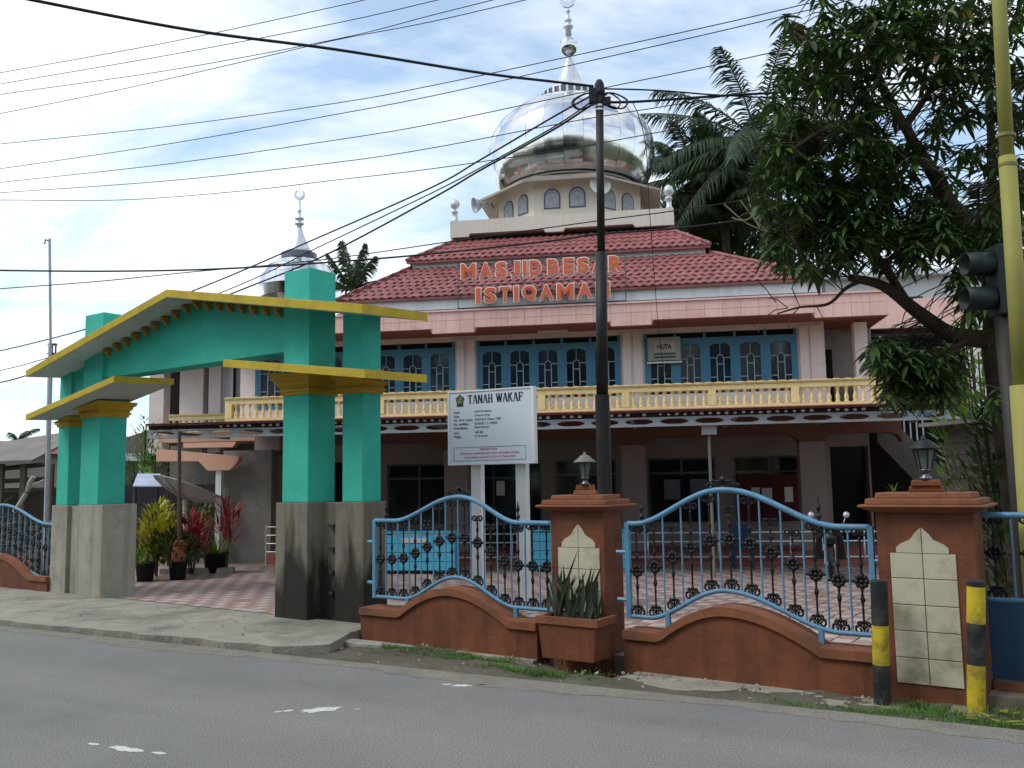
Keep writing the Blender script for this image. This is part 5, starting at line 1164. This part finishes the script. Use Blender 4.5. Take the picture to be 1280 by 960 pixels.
# ------------------------------------------------------------------ small minaret dome behind the gate
NF = Frame(-8.1, 34, -9)
w = thing('minaret', 'small white minaret with a steel onion dome behind the gate roof', 'minaret', NF, (0, 0, 0))
MB().lathe([(1.15, 0), (1.15, 8.4), (1.4, 8.5), (1.4, 8.66), (1.1, 8.72)], (0, 0, 0), 8, PI/8).build('shaft', cream, w)
PR2 = [(1.22, 8.72), (1.42, 9.0), (1.50, 9.4), (1.42, 9.85), (1.2, 10.2), (0.88, 10.45), (0.66, 10.56)]
dm = MB().lathe([(a-.03, z) for a, z in PR2], (0, 0, 0), 24).build('dome', steeld, w, True)
for i in range(len(PR2)-1):
    for k in range(14):
        a0, a1 = 2*PI*(k+.015)/14, 2*PI*(k+.985)/14; b = MB(); j = dr.uniform(-.01, .01)
        vs = []
        for u in range(4):
            for v in range(2): rr = lerp(PR2[i][0], PR2[i+1][0], v)+j*(1-2*u/3); aa = lerp(a0, a1, u/3); vs.append((rr*cos(aa), rr*sin(aa), lerp(PR2[i][1]+.006, PR2[i+1][1]-.006, v)))
        b.add(vs, [(2*u, 2*u+2, 2*u+3, 2*u+1) for u in range(3)]); b.build('dome_panel', steel, dm, True)
MB().lathe([(0.64, 10.55), (0.68, 10.55), (0.68, 10.76), (0.62, 10.78)], (0, 0, 0), 24).build('collar', steeld, w)
MB().lathe([(0.60, 10.77), (0.42, 10.95), (0.22, 11.4), (0.11, 11.72), (0.09, 11.9), (0.17, 11.92), (0.17, 11.99), (0.07, 12.01), (0.07, 12.1), (0.17, 12.12), (0.17, 12.18), (0.05, 12.2), (0.05, 12.42), (0.09, 12.46), (0.05, 12.52), (0.03, 12.9)], (0, 0, 0), 18).build('spire', silver, w, True)
m = crescent(0.21, 0.07, (0, 13.1), 0); m.tube([(0, 0, 12.85), (0, 0, 13.5)], 0.015, 5); m.build('crescent', silver, w)
# ------------------------------------------------------------------ mast on the left
w = thing('antenna_mast', 'thin grey steel mast rising left of the gateway', 'mast', WF, (-10.3, 20, 0))
MB().tube([(-10.24, 20, 0), (-10.30, 20, 5.2)], 0.055, 8).build('lower_tube', galv, w); MB().tube([(-10.30, 20, 5.0), (-10.42, 20, 7.6)], 0.03, 8).build('upper_tube', galv, w)
m = MB(); m.tube([(-10.42, 20, 7.55), (-10.52, 20, 7.58), (-10.53, 20, 7.48)], 0.02, 5); m.box(-10.36, -10.17, 19.97, 20.03, 4.95, 4.99); m.box(-10.36, -10.17, 19.97, 20.03, 5.16, 5.2); m.tube([(-10.19, 20, 4.9), (-10.19, 20, 5.2)], 0.02, 5); m.build('bracket', steeld, w)
# ------------------------------------------------------------------ plants and pots inside the gate
def pot(label, x, y, R_, H, mat):
    w = thing('plant_pot', label, 'plant pot', WF, (x, y, 0.04)); MB().lathe([(R_*0.78, 0), (R_, H), (R_*1.08, H), (R_*1.08, H+0.04), (R_*0.94, H+0.04), (R_*0.9, H-0.03), (0.001, H-0.03)], (x, y, 0.04), 20).build('pot', mat, w, True); return w
pot('black plant pot nearest the left gate pillar', -7.65, 19.0, 0.20, 0.36, blackpl); pot('second black plant pot under the red plant', -7.05, 19.2, 0.19, 0.36, blackpl); pot('black plant pot with grass like plant right of the brown post', -6.72, 20.6, 0.27, 0.42, blackpl)
def leafplant(name, label, x, y, z, n, hmin, hmax, spread, lw, ll, mat, stems=5, up=0.6, cat='plant', droop=.25):
    w = thing(name, label, cat, WF, (x, y, z)); rr = random.Random(int(x*100)+n)
    st = MB(); fo = MB()
    for k in range(stems):
        a = rr.uniform(0, 6.28); d = spread*0.5*math.sqrt(rr.random()); st.tube([(x+d*.2*cos(a), y+d*.2*sin(a), z), (x+d*cos(a), y+d*sin(a), z+hmax*rr.uniform(.6, .95))], 0.014, 5)
    for k in range(n):
        a = rr.uniform(0, 6.28); d = spread*math.sqrt(rr.random()); h = z+rr.uniform(hmin, hmax)*(1-0.35*(d/spread)**2)
        blade(fo, (x+d*cos(a), y+d*sin(a), h-0.05), (cos(a)*rr.uniform(.1, 1), sin(a)*rr.uniform(.1, 1), up*rr.uniform(.2, 1.8)), ll*rr.uniform(.7, 1.3), lw*rr.uniform(.7, 1.2), droop, 4)
    st.build('stem', bark, w); fo.build('foliage', mat, w, kind='stuff'); return w
leafplant('croton', 'bright yellow green croton bush beside the left gate pillar', -7.75, 19.9, 0.05, 700, 0.55, 1.72, 0.42, 0.075, 0.22, crot, 7, 1.0)
leafplant('cordyline', 'dark red cordyline bush behind the brown post', -7.15, 20.3, 0.05, 260, 0.7, 1.45, 0.42, 0.06, 0.32, cord, 6, .7)
leafplant('cordyline', 'tall purple red cordyline at the dark fence', -6.75, 21.5, 0.05, 120, 0.9, 1.75, 0.35, 0.06, 0.35, cord, 5, .8)
leafplant('shrub', 'low dark green shrub over the black pots', -7.3, 19.5, 0.35, 520, 0.0, 0.75, 0.62, 0.07, 0.20, leafm, 6, .6)
leafplant('shrub', 'small green shrub between pot and gate pillar', -7.85, 18.9, 0.38, 160, 0.0, 0.35, 0.3, 0.06, 0.18, leafb, 4, .6)
leafplant('pot_grass', 'spiky green plant in the right black pot', -6.72, 20.6, 0.42, 110, 0.0, 0.15, 0.24, 0.025, 0.5, leafb, 3, 1.2)
leafplant('shrub', 'green shrub growing below the satellite mesh dish', -8.2, 23.9, 0.1, 400, 1.0, 1.75, 0.7, 0.07, 0.22, leafb, 6, .5)
m = MB(); m.tube([(-6.63, 20.62, 0.45), (-6.62, 20.62, 0.95)], 0.04, 7); solo(m, 'wooden_stick', M('pale_stick', (176, 160, 120), 0.9), 'short pale stick in the right black pot', 'stick', WF, (-6.63, 20.62, 0.45))
w = thing('canopy_prop', 'thin brown post in a terracotta base in front of the plants', 'post', WF, (-7.07, 19.3, 0.03))
MB().lathe([(0.16, 0.03), (0.14, 0.75), (0.17, 0.76), (0.17, 0.84), (0.001, 0.84)], (-7.07, 19.3, 0), 14).build('base', terra, w); MB().tube([(-7.07, 19.3, 0.8), (-7.12, 19.3, 3.14)], 0.04, 8).build('post', M('brown_post', (92, 72, 62), 0.7), w)
m = MB(); m.box(-7.9, -6.3, 20.4, 20.65, 0.03, 0.16); solo(m, 'bed_kerb', conc_dark, 'low concrete kerb of the plant bed inside the gate', 'kerb', WF, (-7.1, 20.5, 0.03))
slab('pale slab leaning by the plant pots', [(-10.6, 11.2), (-10.2, 10.9), (-9.9, 11.2), (-10.3, 11.5)], 0.05, 0.35, white)
# mesh dish, awning, dark fence behind the plants
w = thing('mesh_dish', 'large grey mesh satellite dish standing behind the plants', 'satellite dish', WF, (-8.4, 23, 0.03))
c = at(232, 622, 23); ax = Vector((0.30, 0.22, 0.92)).normalized(); Rm = ax.to_track_quat('Z', 'Y').to_matrix().to_4x4()
rings = [(0.001, 0), (0.35, 0.035), (0.65, 0.12), (0.92, 0.25)]
for k in range(12):
    b = MB(); vs = []
    for u in range(4):
        for (q, z) in rings: a = 2*PI*(k+0.02+0.96*u/3)/12; vs.append((q*cos(a), q*sin(a), z))
    b.add(vs, [(4*u+v, 4*u+4+v, 4*u+5+v, 4*u+v+1) for u in range(3) for v in range(3)]); b.xform(0, Matrix.Translation(c) @ Rm); b.build('mesh_panel', meshm, w)
b = MB()
for k in range(12): a = 2*PI*k/12; b.tube([(q*cos(a), q*sin(a), z-0.015) for q, z in rings], 0.018, 4)
b.tube([(0.92*cos(2*PI*k/36), 0.92*sin(2*PI*k/36), 0.25) for k in range(37)], 0.016, 4); b.xform(0, Matrix.Translation(c) @ Rm); b.build('rib', galv, w)
MB().tube([c-ax*0.05, (c.x, c.y+0.1, 0.03)], 0.06, 8).build('mast', M('pale_mast', (186, 182, 160), 0.7), w)
w = thing('awning', 'small pale blue metal awning left of the mesh dish', 'awning', WF, (-9.6, 24, 0))
m = MB(); p0, p1, p2, p3 = at(166, 607, 24), at(208, 607, 24), at(200, 592, 25), at(172, 592, 25); m.add([p0, p1, p2, p3]+[p+Vector((0, 0, -0.03)) for p in (p0, p1, p2, p3)], [(0, 1, 2, 3), (7, 6, 5, 4), (0, 4, 5, 1), (1, 5, 6, 2), (2, 6, 7, 3), (3, 7, 4, 0)]); m.build('sheet', M('pale_blue_tin', (176, 186, 206), 0.5), w)
for p in (p0, p1): MB().tube([(p.x, p.y+.1, 0), (p.x, p.y+.1, p.z)], 0.03, 6).build('post', wood, w)
DF = Frame(-9.6, 25.4, -9)
w = thing('board_fence', 'dark purple board fence behind the courtyard plants', 'fence', DF, (0, 0, 0))
for k in range(15): MB().box(-2+0.33*k, -1.68+0.33*k, 0.01*(k % 2), 0.04+0.01*(k % 2), 0.0, 2.02).build('board', purple, w)
MB().box(-2, 2.95, 0.05, 0.1, 1.75, 1.83).build('rail', purple, w)
w = thing('neighbour_house', 'drab gabled house with dark openings behind the courtyard plants', 'house', WF, (-9.5, 31, 0))
MB().box(-14.5, -8, 31, 35, 0, 3.0).build('wall', M('old_wall', (120, 112, 100), 0.9, 0.2, 2), w); MB().box(-13, -12, 30.95, 31, 0.2, 2.2).build('door', dark, w); MB().box(-11, -9.8, 30.95, 31, 1, 2.2).build('window', dark, w)
m = MB(); m.prism([(-15, 3.0), (-7.6, 3.0), (-11.3, 4.2)], 30.5, 35.5); m.build('roof', tin, w)
m = MB(); a, b = at(118, 572, 29), at(175, 572, 29); m.box(a.x-0.6, b.x, 29, 29.5, a.z-0.12, a.z+0.12); m.box(a.x, a.x+.1, 29.1, 29.2, 0, a.z-.12); m.box(b.x-.1, b.x, 29.1, 29.2, 0, a.z-.12); solo(m, 'white_lintel', white, 'white beam on thin posts passing behind the left gate pillar', 'beam', WF, (a.x, 29, 0))
# far left sheds with debris
w = thing('tin_shed', 'open wooden shed with rusty tin roof at the left edge', 'shed', WF, (-15, 26, 0))
P = [at(-60, 578, 25), at(40, 575, 25), at(92, 548, 27), at(75, 541, 28.5), at(-60, 562, 28)]
m = MB(); m.add([tuple(p) for p in P]+[(p.x, p.y, p.z-0.06) for p in P], [(0, 1, 2, 3, 4), (9, 8, 7, 6, 5)]+[(k, 5+k, 5+(k+1) % 5, (k+1) % 5) for k in range(5)]); m.build('roof', tin, w)
for u in (2, 30, 64): p = at(u, 580, 25.3); MB().box(p.x-.07, p.x+.07, p.y-.07, p.y+.07, 0, p.z).build('post', wood, w)
for k, (u0, v0, u1, v1) in enumerate(((-20, 588, 62, 580), (-20, 603, 66, 598), (-20, 617, 66, 612), (0, 632, 40, 608))):
    p0, p1 = at(u0, v0, 25.6+.1*k), at(u1, v1, 25.6+.1*k); MB().tube([p0, p1], 0.07, 5).build('rail', wood, w)
p0, p1 = at(-60, 620, 27), at(110, 600, 27); MB().box(p0.x, p1.x, 27, 27.2, 0, 2.0).build('back_wall', M('shed_boards', (84, 76, 64), 0.95, 0.3, 3, rgb2=(52, 60, 40), s2=1, amt2=.7), w)
m = MB(); p0, p1 = at(-40, 556, 36), at(48, 556, 36); m.prism([(p0.x, p0.z-.4), (p1.x+.4, p0.z-.4), (p1.x-.3, p0.z+.1), (p0.x, p0.z+.15)], 36, 40); w2 = thing('far_house', 'distant house with a red tin roof at the left edge', 'house', WF, (p0.x, 36, 0)); m.build('roof', tinr, w2); MB().box(p0.x, p1.x, 36.4, 39.5, 0, p0.z-.4).build('wall', wallp, w2)
r = random.Random(44); m = MB()
for k in range(60):
    u, v = r.uniform(-30, 66), r.uniform(620, 715); p = at(u, v, r.uniform(20, 24)); d = Vector((r.uniform(-1, 1), r.uniform(-.3, .3), r.uniform(-.5, .5)))*r.uniform(.3, 1.0)
    if p.z < 0.05: continue
    p.z = min(p.z, 1.1); m.tube([p-d, p+d], r.uniform(.02, .06), 5)
for k in range(90): p = at(r.uniform(-40, 64), 700, r.uniform(19, 24)); m.ball((p.x, p.y, r.uniform(0, .5)), r.uniform(.08, .35), 6, 4, .6)
solo(m, 'debris', wood, 'heap of weathered timber and rubble behind the left fence', 'debris', WF, (-13, 21, 0), kind='stuff')
p = at(30, 600, 23); m = MB(); m.tube(spline([at(18, 640, 23), at(32, 618, 23), at(36, 606, 23), at(42, 596, 23)], 4), 0.06, 6); m.tube([at(34, 612, 23), at(55, 600, 23)], .03, 5); solo(m, 'dead_branch', M('pale_wood', (160, 152, 140), .9, .15, 5), 'bare pale branch sticking up behind the left fence', 'branch', WF, (p.x, 23, .5))
# right background: block wall, white house
w = thing('block_wall', 'dark block wall with tin edge behind the right fence panel', 'wall', WF, (8, 13.5, 0))
P0, P1 = at(1196, 600, 14.5), at(1330, 600, 12.5)
WFR = Frame(P0.x, P0.y, math.degrees(math.atan2(P1.y-P0.y, P1.x-P0.x)))
FRM[w.name] = WFR; w.location = WFR.w((0, 0, 0)); w.rotation_euler = (0, 0, WFR.a); BASE[w.name] = Vector((0, 0, 0))
r = random.Random(8)
MB().box(-0.3, 3.4, 0.06, 0.2, 0, 2.75).build('wall_core', grout, w)
bm_ = MB().box(-0.19, 0.19, 0, 0.1, -0.09, 0.09).mesh('block', brickg)
for i in range(14):
    for k in range(10): inst(bm_, 'block', w, (-0.1+0.39*k+(0.19 if i % 2 else 0), r.uniform(-.006, .006), 0.1+0.19*i))
MB().box(-0.5, 3.5, -0.25, 0.4, 2.76, 2.82).build('coping', tin, w)
w = thing('white_house', 'white two storey house behind the right end of the mosque', 'house', BF, (11.3, 12, 0))
MB().box(9.6, 16, 11.5, 18, 0, 8.9).build('wall', white, w); MB().box(9.3, 16.3, 11.1, 18.3, 8.9, 9.1).build('roof_slab', whited, w)
for s in (10.2, 12.3): o = MB().box(s, s+.55, 11.44, 11.5, 7.3, 8.2).build('window', drumf, w); MB().box(s+.06, s+.49, 11.42, 11.439, 7.36, 8.14).build('pane', glass, o)
# ------------------------------------------------------------------ trees
def limb(m, pts, r0, r1, n=10): m.tube(spline(pts, 6), lambda k: lerp(r0, r1, k), n)
def mango_leaf(m, p, d, L, wd):
    p = Vector(p); d = d.normalized(); sd = d.cross(Vector((0, 0, 1)))
    if sd.length < 0.05: sd = Vector((1, 0, 0))
    sd.normalize(); up = sd.cross(d); vs = []; n = 5
    for i in range(n+1):
        k = i/n; q = p+d*(L*k)+Vector((0, 0, -0.32*L*k*k)); ww = wd*0.5*(sin(PI*min(1, 0.06+k*0.94))**0.8 if i < n else 0.02)
        vs += [q-sd*ww+up*ww*0.35, q, q+sd*ww+up*ww*0.35]
    m.add(vs, [(3*i+j, 3*i+j+1, 3*i+j+4, 3*i+j+3) for i in range(n) for j in range(2)])
w = thing('mango_tree', 'leafy mango tree arching over the right side of the mosque front', 'tree', WF, (6.55, 12, 0))
TY = 12.0
m = MB(); base = Vector((6.75, 12.2, -0.2)); fork = at(1243, 425, 12)
limb(m, [base, Vector((6.7, 12.1, 1.4)), fork], 0.24, 0.17, 12); trunk = m.build('trunk', bark, w, True)
branches = [
    [fork, at(1190, 418, 12), at(1150, 392, 11.9), at(1105, 358, 11.8), at(1062, 347, 11.7)],
    [at(1080, 350, 11.75), at(1058, 360, 11.65), at(1035, 380, 11.6), at(1000, 384, 11.5), at(972, 392, 11.5)],
    [fork, at(1236, 330, 12.1), at(1200, 275, 12.1), at(1165, 215, 12.1), at(1135, 165, 12.1), at(1105, 110, 12.2), at(1080, 40, 12.2)],
    [at(1238, 330, 12.1), at(1240, 200, 12.6), at(1236, 90, 12.8), at(1250, -40, 12.9)],
    [at(1160, 205, 12.1), at(1100, 180, 11.6), at(1040, 160, 11.3), at(985, 190, 11.0)],
    [at(1130, 372, 11.9), at(1080, 300, 11.7), at(1030, 270, 11.4), at(985, 290, 11.2)],
    [at(1130, 160, 12.1), at(1170, 100, 12.4), at(1200, 30, 12.6)],
    [at(1210, 420, 12.0), at(1170, 460, 11.6), at(1140, 470, 11.5), at(1105, 455, 11.4)],
    [at(1100, 100, 12.2), at(1040, 80, 12), at(1000, 40, 11.8), at(975, 30, 11.7)]]
rad = [(0.135, 0.05), (0.03, 0.010), (0.15, 0.03), (0.08, 0.03), (0.06, 0.015), (0.06, 0.015), (0.06, 0.02), (0.05, 0.015), (0.05, 0.012)]
for P, (a, b) in zip(branches, rad):
    m = MB(); limb(m, P, a, b, 8); m.build('branch', bark, w, True)
bp = [q for P in branches for q in spline(P, 5)]
# clumps: where foliage hangs, in the tree's own plane (lateral x, height), with depth scatter
clumps = []   # (u, v, radius px, count, depth)
r = random.Random(77)
def C_(u, v, rp, n, y=None): clumps.append((u+(8 if u < 1060 and v < 330 else 0), v, rp, n, y))
for (u, v, rp, n) in ((1010, 70, 48, 15), (1060, 30, 60, 20), (1120, 20, 55, 18), (1180, 20, 60, 18), (1250, 30, 55, 16), (985, 125, 36, 12), (1030, 130, 60, 26), (1090, 90, 55, 18), (1150, 70, 50, 14), (1210, 80, 45, 12), (1270, 110, 40, 10),
                      (970, 185, 30, 12), (1000, 200, 48, 24), (1050, 200, 60, 30), (1105, 170, 36, 10), (1115, 215, 38, 12), (980, 250, 40, 22), (1030, 260, 56, 30), (1085, 255, 50, 24), (1140, 270, 40, 14), (980, 308, 34, 18), (1022, 312, 38, 18), (1072, 302, 36, 16), (1115, 302, 34, 12),
                      (1165, 300, 36, 14), (1200, 290, 36, 10), (1222, 370, 26, 8), (1205, 330, 28, 8), (1245, 285, 34, 10), (1272, 370, 26, 8), (1262, 150, 30, 8), (1195, 130, 30, 7), (1265, 220, 30, 8), (1262, 320, 34, 9), (1112, 440, 26, 18), (1142, 462, 34, 34), (1166, 480, 24, 18), (1130, 490, 22, 12), (1185, 455, 20, 6), (960, 215, 22, 8), (985, 30, 14, 2), (1160, 170, 26, 5), (1180, 225, 22, 4), (1225, 190, 26, 6), (1275, 420, 30, 8), (1245, 500, 20, 5)):
    C_(u, v, rp, n)
crown = MB(); singles = []; twigs = MB()
LM = []
for k in range(7):
    b = MB(); mango_leaf(b, (0, 0, 0), Vector((1, 0, 0.05)), 0.24+0.02*(k % 3), 0.056+0.006*(k % 2)); LM.append(b.mesh('leaf', brownleaf if k == 6 else leafy if k == 5 else (leafb if k == 4 else leafm), smooth=True))
for (u, v, rp, n, y) in clumps:
    for q in range(int(n*(1.5 if u < 1110 else 1.9))):
        a = r.uniform(0, 6.28); d = rp*math.sqrt(r.random()); yy = 11.8+r.uniform(-0.9, 1.1); c = at(u+d*cos(a), v+d*sin(a)*0.9, yy)
        nb = min(bp, key=lambda t: (t-c).length); mid = nb.lerp(c, .5)+Vector((r.uniform(-.1, .1), r.uniform(-.1, .1), r.uniform(-.05, .15)))
        if (nb-c).length < 1.6: twigs.tube([nb, mid, c], 0.008, 4, cap=False)
        nl = r.randint(9, 14); ph = r.uniform(0, 6.28)
        for k in range(nl):
            aa = ph+2.4*k; el = r.uniform(-.75, .25); dd = Vector((cos(aa)*cos(el), sin(aa)*cos(el), sin(el))); L_ = r.uniform(.15, .31); wd = L_*r.uniform(.19, .27)
            p = c+Vector((r.uniform(-.03, .03), r.uniform(-.03, .03), r.uniform(-.07, .05)))
            if yy < 11.35 and len(singles) < 297 and r.random() < .35: singles.append((p, aa, el, L_/.25))
            else: mango_leaf(crown, p, dd, L_, wd)
crown.build('crown', leafm, w, True, kind='stuff'); twigs.build('twig', bark, w, kind='stuff')
for p, aa, el, sc in singles:
    inst(LM[r.choice((0, 1, 2, 3, 0, 1, 2, 3, 4, 4, 0, 1, 5, 6))], 'leaf', w, p, Euler((r.uniform(-.3, .3), -el, aa), 'XYZ'), (sc, sc, sc))
m = MB()
for (u0, v0, u1, v1) in ((985, 385, 962, 372), (985, 385, 955, 398), (1000, 384, 985, 410), (1020, 382, 1030, 400), (970, 378, 948, 352), (1000, 384, 990, 360), (955, 398, 948, 415)):
    P0, P1 = at(u0, v0, 11.5), at(u1, v1, 11.5); m.tube([P0, P0.lerp(P1, .5)+Vector((0, .05, .05)), P1], 0.007, 4)
m.build('bare_twig', bark, w)
m = MB()
for (u0, v0, u1, v1) in ((905, 255, 960, 290), (925, 250, 975, 300), (915, 272, 945, 268), (935, 245, 950, 285)):
    m.tube(spline([at(u0, v0, 12.3), at((u0+u1)/2, (v0+v1)/2+6, 12.2), at(u1, v1, 12.1)], 4), 0.010, 4)
m.build('bare_twig', M('grey_twig', (130, 118, 104), .9), w)
# second, brighter bush behind the tree on the right
leafplant('shrub', 'sunlit bright green bush behind the mango trunk', at(1222, 470, 15).x, 15, 0.3, 900, 1.8, 4.6, 0.8, 0.09, 0.26, leafb, 8, .5)
leafplant('shrub', 'dark shrub in front of the block wall by the yellow pole', at(1255, 600, 12.6).x, 12.6, 0.0, 1500, 0.3, 3.3, 0.75, 0.06, 0.24, leafm, 6, .5)
leafplant('banana_plant', 'broad leaved green banana plant behind the left gate pillar', at(180, 580, 27).x, 27, 0.3, 26, 1.2, 2.6, 0.9, 0.42, 1.6, leafb, 3, 1.2, 'plant', .8)
leafplant('shrub', 'green bush above the mosque side wing between gate pillar and canopy', at(183, 560, 28).x, 28, 0.3, 800, 1.4, 4.0, 0.75, 0.06, 0.24, leafb, 4, .6)
def frond(m, p, d, L, droop, wd, n=36):
    p = Vector(p); d = Vector(d).normalized(); pts = []; q_ = random.Random(int(p.x*991+d.x*7717+d.z*313))
    for i in range(n+1): k = i/n; pts.append(p+d*(L*k)+Vector((0, 0, -droop*L*k*k)))
    m.tube(pts[::2], lambda k: 0.035*(1-k)+0.008, 5)
    for i in range(3, n):
        k = i/n; tn = (pts[i+1]-pts[i]).normalized(); sd = tn.cross(Vector((0, 0, 1)))
        if sd.length < .05: sd = Vector((1, 0, 0))
        sd.normalize(); ln = wd*(sin(PI*(0.15+0.78*k))**.7)
        for sg in (-1, 1):
            for h in (0, .5):
                q = pts[i].lerp(pts[i+1], h); l2 = ln*q_.uniform(.8, 1.12)
                dd = (sd*sg*q_.uniform(.55, .9)+tn*q_.uniform(.5, .8)+Vector((0, 0, -q_.uniform(.25, .65)))).normalized(); mid = q+dd*l2*.5; e = q+dd*l2+Vector((0, 0, -.38*l2)); wv = tn.cross(dd).cross(dd).normalized()*0.027
                m.add([q-wv*.6, q+wv*.6, mid+wv, mid-wv, e], [(0, 1, 2, 3), (3, 2, 4)])
def palm(label, c, nf, L, seed, z0=0, tr=0.16, dirs=None, wd=0.75):
    rr = random.Random(seed); w = thing('coconut_palm', label, 'palm tree', WF, (c.x, c.y, z0), 'coconut palms behind the buildings')
    m = MB(); m.tube(spline([(c.x+.5, c.y+.2, z0), (c.x+.25, c.y, c.z*.5), (c.x, c.y, c.z)], 6), lambda k: tr*(1.25-.35*k), 9); m.build('trunk', bark, w, True)
    for k in range(nf):
        if dirs: d, dr_, ll = dirs[k]
        else:
            a = 2.4*k+rr.uniform(-.2, .2); el = rr.uniform(-.1, 1.2); d = (cos(a)*cos(el), sin(a)*cos(el), sin(el)); dr_ = rr.uniform(.35, .7); ll = L*rr.uniform(.8, 1.1)
        f = MB(); frond(f, c, d, ll, dr_, wd); f.build('frond', palml, w)
    return w
PD = [((-.9, -.2, .85), .40, 4.4), ((-.35, -.3, 1.0), .35, 4.2), ((-1, -.3, .45), .30, 4.2), ((-.9, -.5, .1), .5, 4.2), ((.1, -.5, 1), .3, 4.2), ((.6, -.3, .9), .4, 4), ((.9, -.2, .5), .5, 4), ((-.8, -.4, -.35), .6, 3.8), ((.2, .7, .9), .4, 4), ((-.5, .8, .6), .4, 4), ((-1, .5, .2), .5, 3.6), ((.8, .5, .1), .6, 3.8), ((-.4, -.8, .2), .7, 3.8), ((.3, -.8, .4), .6, 3.8)]
palm('coconut palm with long fronds reaching left behind the mango tree', at(948, 178, 31), 14, 4, 1, dirs=[(a, b*.95, c*1.2) for a, b, c in PD], wd=0.85)
palm('bushy coconut palm directly right of the steel dome', at(868, 225, 34), 26, 3.3, 5, wd=0.75)
palm('dark coconut palm crown filling the gap between dome and mango tree', at(915, 205, 35), 26, 3.6, 17, wd=0.85)
palm('coconut palm low behind the red roof hip right of the dome', at(905, 275, 33), 24, 3.4, 8)
UP = [((-.5, -.2, 1), .15, 1.9), ((-.15, -.2, 1), .1, 2.1), ((.25, -.1, 1), .12, 2.1), ((.55, -.2, 1), .2, 1.9), ((-.8, 0, .7), .4, 1.8), ((.8, .2, .7), .4, 1.8), ((0, .5, 1), .2, 2)]
palm('small palm with upright fronds between gate top and mosque roof', at(440, 365, 33), 7, 2, 3, dirs=UP, wd=.5)
palm('tiny far palm above the sheds at the left edge', at(22, 552, 70), 12, 2.4, 9, wd=.5)
palm('coconut palm seen through the gap beside the yellow pole', at(1225, 275, 26), 14, 3.0, 13)
# dense dark greenery behind the mango crown
leafplant('broadleaf_tree', 'dense dark green tree behind the right palms', at(905, 330, 37).x, 37, 0, 9000, 5.0, 14.6, 3.1, 0.24, 0.6, leafm, 6, .5, 'tree')
leafplant('broadleaf_tree', 'dark green tree behind the white house at the right edge', at(1180, 330, 42).x, 42, 0, 2600, 3.0, 11.0, 4.2, 0.26, 0.6, leafm, 6, .5, 'tree')
leafplant('broadleaf_tree', 'distant green tree line above the left sheds', at(55, 560, 60).x, 60, 0, 600, 1.0, 4.6, 4.0, 0.4, 0.8, leafm, 4, .5, 'tree')

# ------------------------------------------------------------------ unseen houses and trees, added to block sky light; the dome mirrors them
OF = Frame(RF.w((0, -16, 0)).x, RF.w((0, -16, 0)).y, -28.4)
for k, (s0, s1, hgt, lb) in enumerate(((-16, -4, 4.2, 'unseen row house with red tin roof added opposite, leftmost behind the photographer'), (-2, 9, 3.6, 'unseen low shop house added opposite, straight behind the photographer'), (12, 26, 4.4, 'unseen row house with red tin roof added opposite, rightmost behind the photographer'))):
    w = thing('added_opposite_house', lb, 'house', OF, (s0, -6, 0))
    MB().box(s0, s1, -12, -5, 0, hgt).build('wall', wallp, w); m = MB(); m.prism([(-13, hgt), (-4, hgt), (-8.5, hgt+2.4)], s0-.5, s1+.5, 'x'); m.build('roof', tinr, w)
    for q in range(3): MB().box(lerp(s0, s1, .2+.25*q), lerp(s0, s1, .2+.25*q)+1.1, -4.99, -4.95, .1, 2.3).build('door', dark, w)
for k, (a, b, hh, rr_) in enumerate(((-14, -3, 12, 4.2), (-7, -1.5, 10.5, 3.6), (0, -3.2, 13, 4.4), (7, -2, 11.5, 4), (13, -3, 13, 4.2), (20, -2, 11, 4))):
    P = OF.w((a, b, 0)); leafplant('added_street_tree', 'tall unseen tree added across the street, number %d counted from the gate side' % (k+1) if False else ['broad', 'shorter', 'tallest', 'slender', 'dense', 'outer'][k]+' unseen tree added across the street to screen sky, behind the photographer', P.x, P.y, 0, 3200, 3.2, hh, rr_, 0.55, 0.95, leafm, 5, .4, 'tree')  # unseen trees, made tall and dense to cut sky light on the porch
